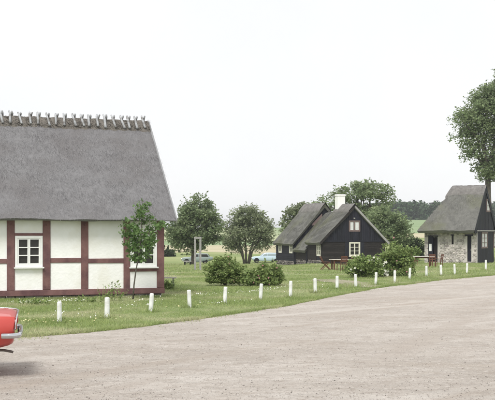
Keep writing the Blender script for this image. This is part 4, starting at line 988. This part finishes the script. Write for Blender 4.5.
# low trestle with a board beside the round tree
t = empty('board_on_trestles', at(187.5, 103), 0, 'low whitish board on dark supports beside the round tree trunk', 'bench')
m = MB(); m.box(-.38, .36, -.25, .25, .36, .41); m.build('plank', DULLW, t)
for x_ in (-.25, .25): m = MB(); m.box(x_ - .06, x_ + .06, -.2, .2, 0, .359); m.build('leg', DARK, t)

# ------------------------------------------------------------------ cars
def loft(sections, mirror=True):
    """sections: list of (x, [(y,z)...] from bottom centre to top centre), mirrored over y"""
    m = MB(); n0 = len(sections[0][1])
    for (x, pr) in sections:
        full = [(x + (p[2] if len(p) > 2 else 0), p[0], p[1]) for p in pr] + [(x + (p[2] if len(p) > 2 else 0), -p[0], p[1]) for p in pr[-2:0:-1]]
        m.v += full
    k = 2 * n0 - 2
    for i in range(len(sections) - 1):
        for j in range(k): a = i * k + j; b_ = i * k + (j + 1) % k; m.f.append((a, b_, b_ + k, a + k))
    m.f.append(tuple(range(k))); m.f.append(tuple(range((len(sections) - 1) * k, len(sections) * k))[::-1])
    return m
def saloon(name, label, loc, rz, paint, glass, estate=False, detail=True):
    t = empty(name, loc, rz, label, 'car')            # local +x = rear, y to the sides, wheels on z = 0
    def sec(x, w, zb, zs, zt, ov=0.0, crown=.03):
        return (x, [(0, zb), (w * .72, zb), (w * .90, zb + .05), (w * .985, zb + .16), (w, (zb + zs) * .5 + .04, ov * .5), (w * .985, zs - .05, ov), (w * .955, zs, ov), (w * .85, zt - .008, ov), (w * .45, zt + crown * .7, ov), (0, zt + crown, ov)])
    S_ = [sec(-4.18, .66, .42, .70, .72), sec(-4.12, .72, .34, .76, .78), sec(-3.9, .77, .26, .82, .84), sec(-3.2, .80, .22, .86, .88), sec(-2.7, .81, .20, .88, .90), sec(-1.6, .82, .20, .90, .915), sec(-1.05, .82, .21, .905, .925), sec(-.6, .81, .33, .905, .925, 0, .035), sec(-.25, .795, .42, .90, .918, .01, .035), sec(-.08, .785, .46, .895, .91, .02, .03), sec(-.02, .765, .49, .885, .897, .03, .025), sec(.0, .73, .52, .87, .88, .03, .02)]
    body = loft(S_).build('body', paint, t, True); body.data.set_sharp_from_angle(angle=math.radians(38))
    gh = lambda x, w, z: (x, [(0, .9), (w * .6, .9), (w, .9), (w * .99, .92), (w * .93, z - .10), (w * .86, z - .02), (w * .6, z), (0, z + .02)])
    xr = -.35 if estate else -1.0
    cb = [gh(-3.05, .60, .94), gh(-2.95, .70, .97), gh(-2.45, .72, 1.36), gh(-2.2, .73, 1.40), gh(-1.6, .73, 1.41), gh(xr - .35, .72, 1.37), gh(xr - .05, .70, .98), gh(xr, .60, .93)]
    c = loft(cb).build('cabin', paint, t, True); c.data.set_sharp_from_angle(angle=math.radians(35))
    for sgn in (-1, 1):
        for (a0, a1, b0, b1) in ((-2.72, -2.0, -2.42, -2.0), (-1.93, xr - .22, -1.93, xr - .45)):
            m = MB(); y0, y1 = sgn * .725, sgn * .695
            m.prism([(a0, y0, .96), (a1, y0, .96), (b1, y1, 1.28), (b0, y1, 1.28)], (0, sgn * .01, 0)); m.build('side_window', glass, c)
    m = MB(); m.prism([(-2.93, -.6, 1.0), (-2.93, .6, 1.0), (-2.52, .58, 1.32), (-2.52, -.58, 1.32)], (-.012, 0, .01)); m.build('windscreen', glass, c)
    m = MB(); m.prism([(xr - .06, -.58, 1.02), (xr - .06, .58, 1.02), (xr - .30, .56, 1.32), (xr - .30, -.56, 1.32)], (.02, 0, .012)); m.build('rear_window', glass, c)
    for x in (-3.55, -1.05):
        for sgn in (-1, 1):
            m = MB(); m.tube([(x, sgn * .60, .31), (x, sgn * .615, .31), (x, sgn * .77, .31), (x, sgn * .785, .31)], [.27, .31, .31, .27], 28); wh = m.build('wheel', RUBBER, t)
            m = MB(); m.tube([(x, sgn * .78, .31), (x, sgn * .80, .31)], [.19, .15], 20); m.build('hubcap', CHROME, wh)
            m = MB(); pts_ = [(x + .37 * math.cos(q_), sgn * .812, .31 + .37 * math.sin(q_)) for q_ in np.linspace(-.15, math.pi + .15, 13)]
            m.prism(pts_, (0, -sgn * .05, 0)); m.build('wheel_well_shade', DARK, t)  # flat dark disc painting the shade of the wheel well
    def bumper(x, dirn, z):
        m = MB(); path = []
        for (px_, py_) in ((-.165, -.835), (-.07, -.85), (.01, -.835), (.065, -.77), (.085, -.6), (.095, 0), (.085, .6), (.065, .77), (.01, .835), (-.07, .85), (-.165, .835)): path.append((x + dirn * px_, py_, z))
        prof_ = [(-.012, -.04), (.016, -.036), (.032, -.015), (.034, .01), (.02, .034), (-.012, .04)]
        n0 = len(path); vs = []
        for i, p in enumerate(path):
            a = Vector(path[max(i - 1, 0)]); c_ = Vector(path[min(i + 1, n0 - 1)]); d_ = (c_ - a).normalized(); nrm = Vector((d_.y, -d_.x, 0)) * (1 if dirn > 0 else -1)
            for (o_, h_) in prof_: q_ = Vector(p) + nrm * o_ + Vector((0, 0, h_)); vs.append(tuple(q_))
        fs = [(i * 6 + k_, i * 6 + (k_ + 1) % 6, (i + 1) * 6 + (k_ + 1) % 6, (i + 1) * 6 + k_) for i in range(n0 - 1) for k_ in range(6)] + [tuple(range(6)), tuple(range((n0 - 1) * 6, n0 * 6))[::-1]]
        m.add(vs, fs); return m.build('bumper', CHROME, t, True)
    bumper(0, 1, .625); bumper(-4.18, -1, .50)
    for sgn in (-1, 1):
        m = MB(); m.box(.012, .045, sgn * .62 - .09, sgn * .62 + .09, .70, .84); m.build('tail_lamp', TAIL, t, bevel=.012)
        m = MB(); m.tube([(-4.10, sgn * .52, .62), (-4.22, sgn * .52, .62)], [.11, .095], 16); m.build('headlight', CHROME, t)
    if detail:
        # bright trim running along the rim of the boot and down the rear corner
        rim = [(-.9, .775, .927), (-.35, .772, .922), (-.12, .762, .915), (.0, .745, .905), (.045, .70, .888), (.05, .45, .905), (.05, 0, .918), (.05, -.45, .905), (.045, -.70, .888), (.03, -.735, .80), (.02, -.745, .70)]
        m = MB(); m.tube(rim, .013, 6); m.build('boot_trim', CHROME, t, True)
        m = MB(); m.tube([(.045, .70, .888), (.03, .735, .80), (.02, .745, .70)], .012, 6); m.build('boot_trim', CHROME, t, True)
        m = MB(); m.tube([(-1.3, -.42, .30), (-.5, -.42, .31), (-.30, -.43, .385), (-.14, -.44, .38), (-.04, -.45, .36), (-.01, -.45, .35)], .019, 8); m.build('exhaust_pipe', RUST, t, True)
        m = MB(); m.box(-2.0, -1.99, -.83, -.812, .3, .88); m.build('door_seam', DARK, t)
        m = MB(); m.box(-1.85, -1.7, -.845, -.825, .76, .785); m.build('door_handle', CHROME, t)
        m = MB(); m.box(.05, .062, -.25, .25, .56, .66); m.build('number_plate', DARK, t)
    return t
saloon('red_car', 'red car with chrome bumper parked at the left edge, only its tail showing', (-3.505, 16.55, .006), .19, RED, GLASS)
saloon('pale_blue_car', 'pale blue estate car parked behind the multi-stemmed tree', at(281, 158), .06, PBLUE, M('pale_car_glass', (.30, .36, .40), None, 3, .15, spec=.5), True, False)
saloon('grey_car', 'grey car with dark windows parked beyond the wooden frame', at(212.5, 150), .1, PGREY, GLASS, True, False)

# ------------------------------------------------------------------ thin summer haze
hb = MB().box(-1650, 1650, -60, 3700, -60, 27).build('haze', None)
hm = bpy.data.materials.new('haze'); hm.use_nodes = True; hm.node_tree.nodes.clear()
ho = hm.node_tree.nodes.new('ShaderNodeOutputMaterial'); hv = hm.node_tree.nodes.new('ShaderNodeVolumePrincipled')
hv.inputs['Color'].default_value = (.93, .95, 1, 1); hv.inputs['Density'].default_value = .0003; hv.inputs['Anisotropy'].default_value = 0.2
hm.node_tree.links.new(hv.outputs[0], ho.inputs['Volume']); hb.data.materials.append(hm)
tag(hb, 'thin pale haze in the air', 'haze', kind='stuff')
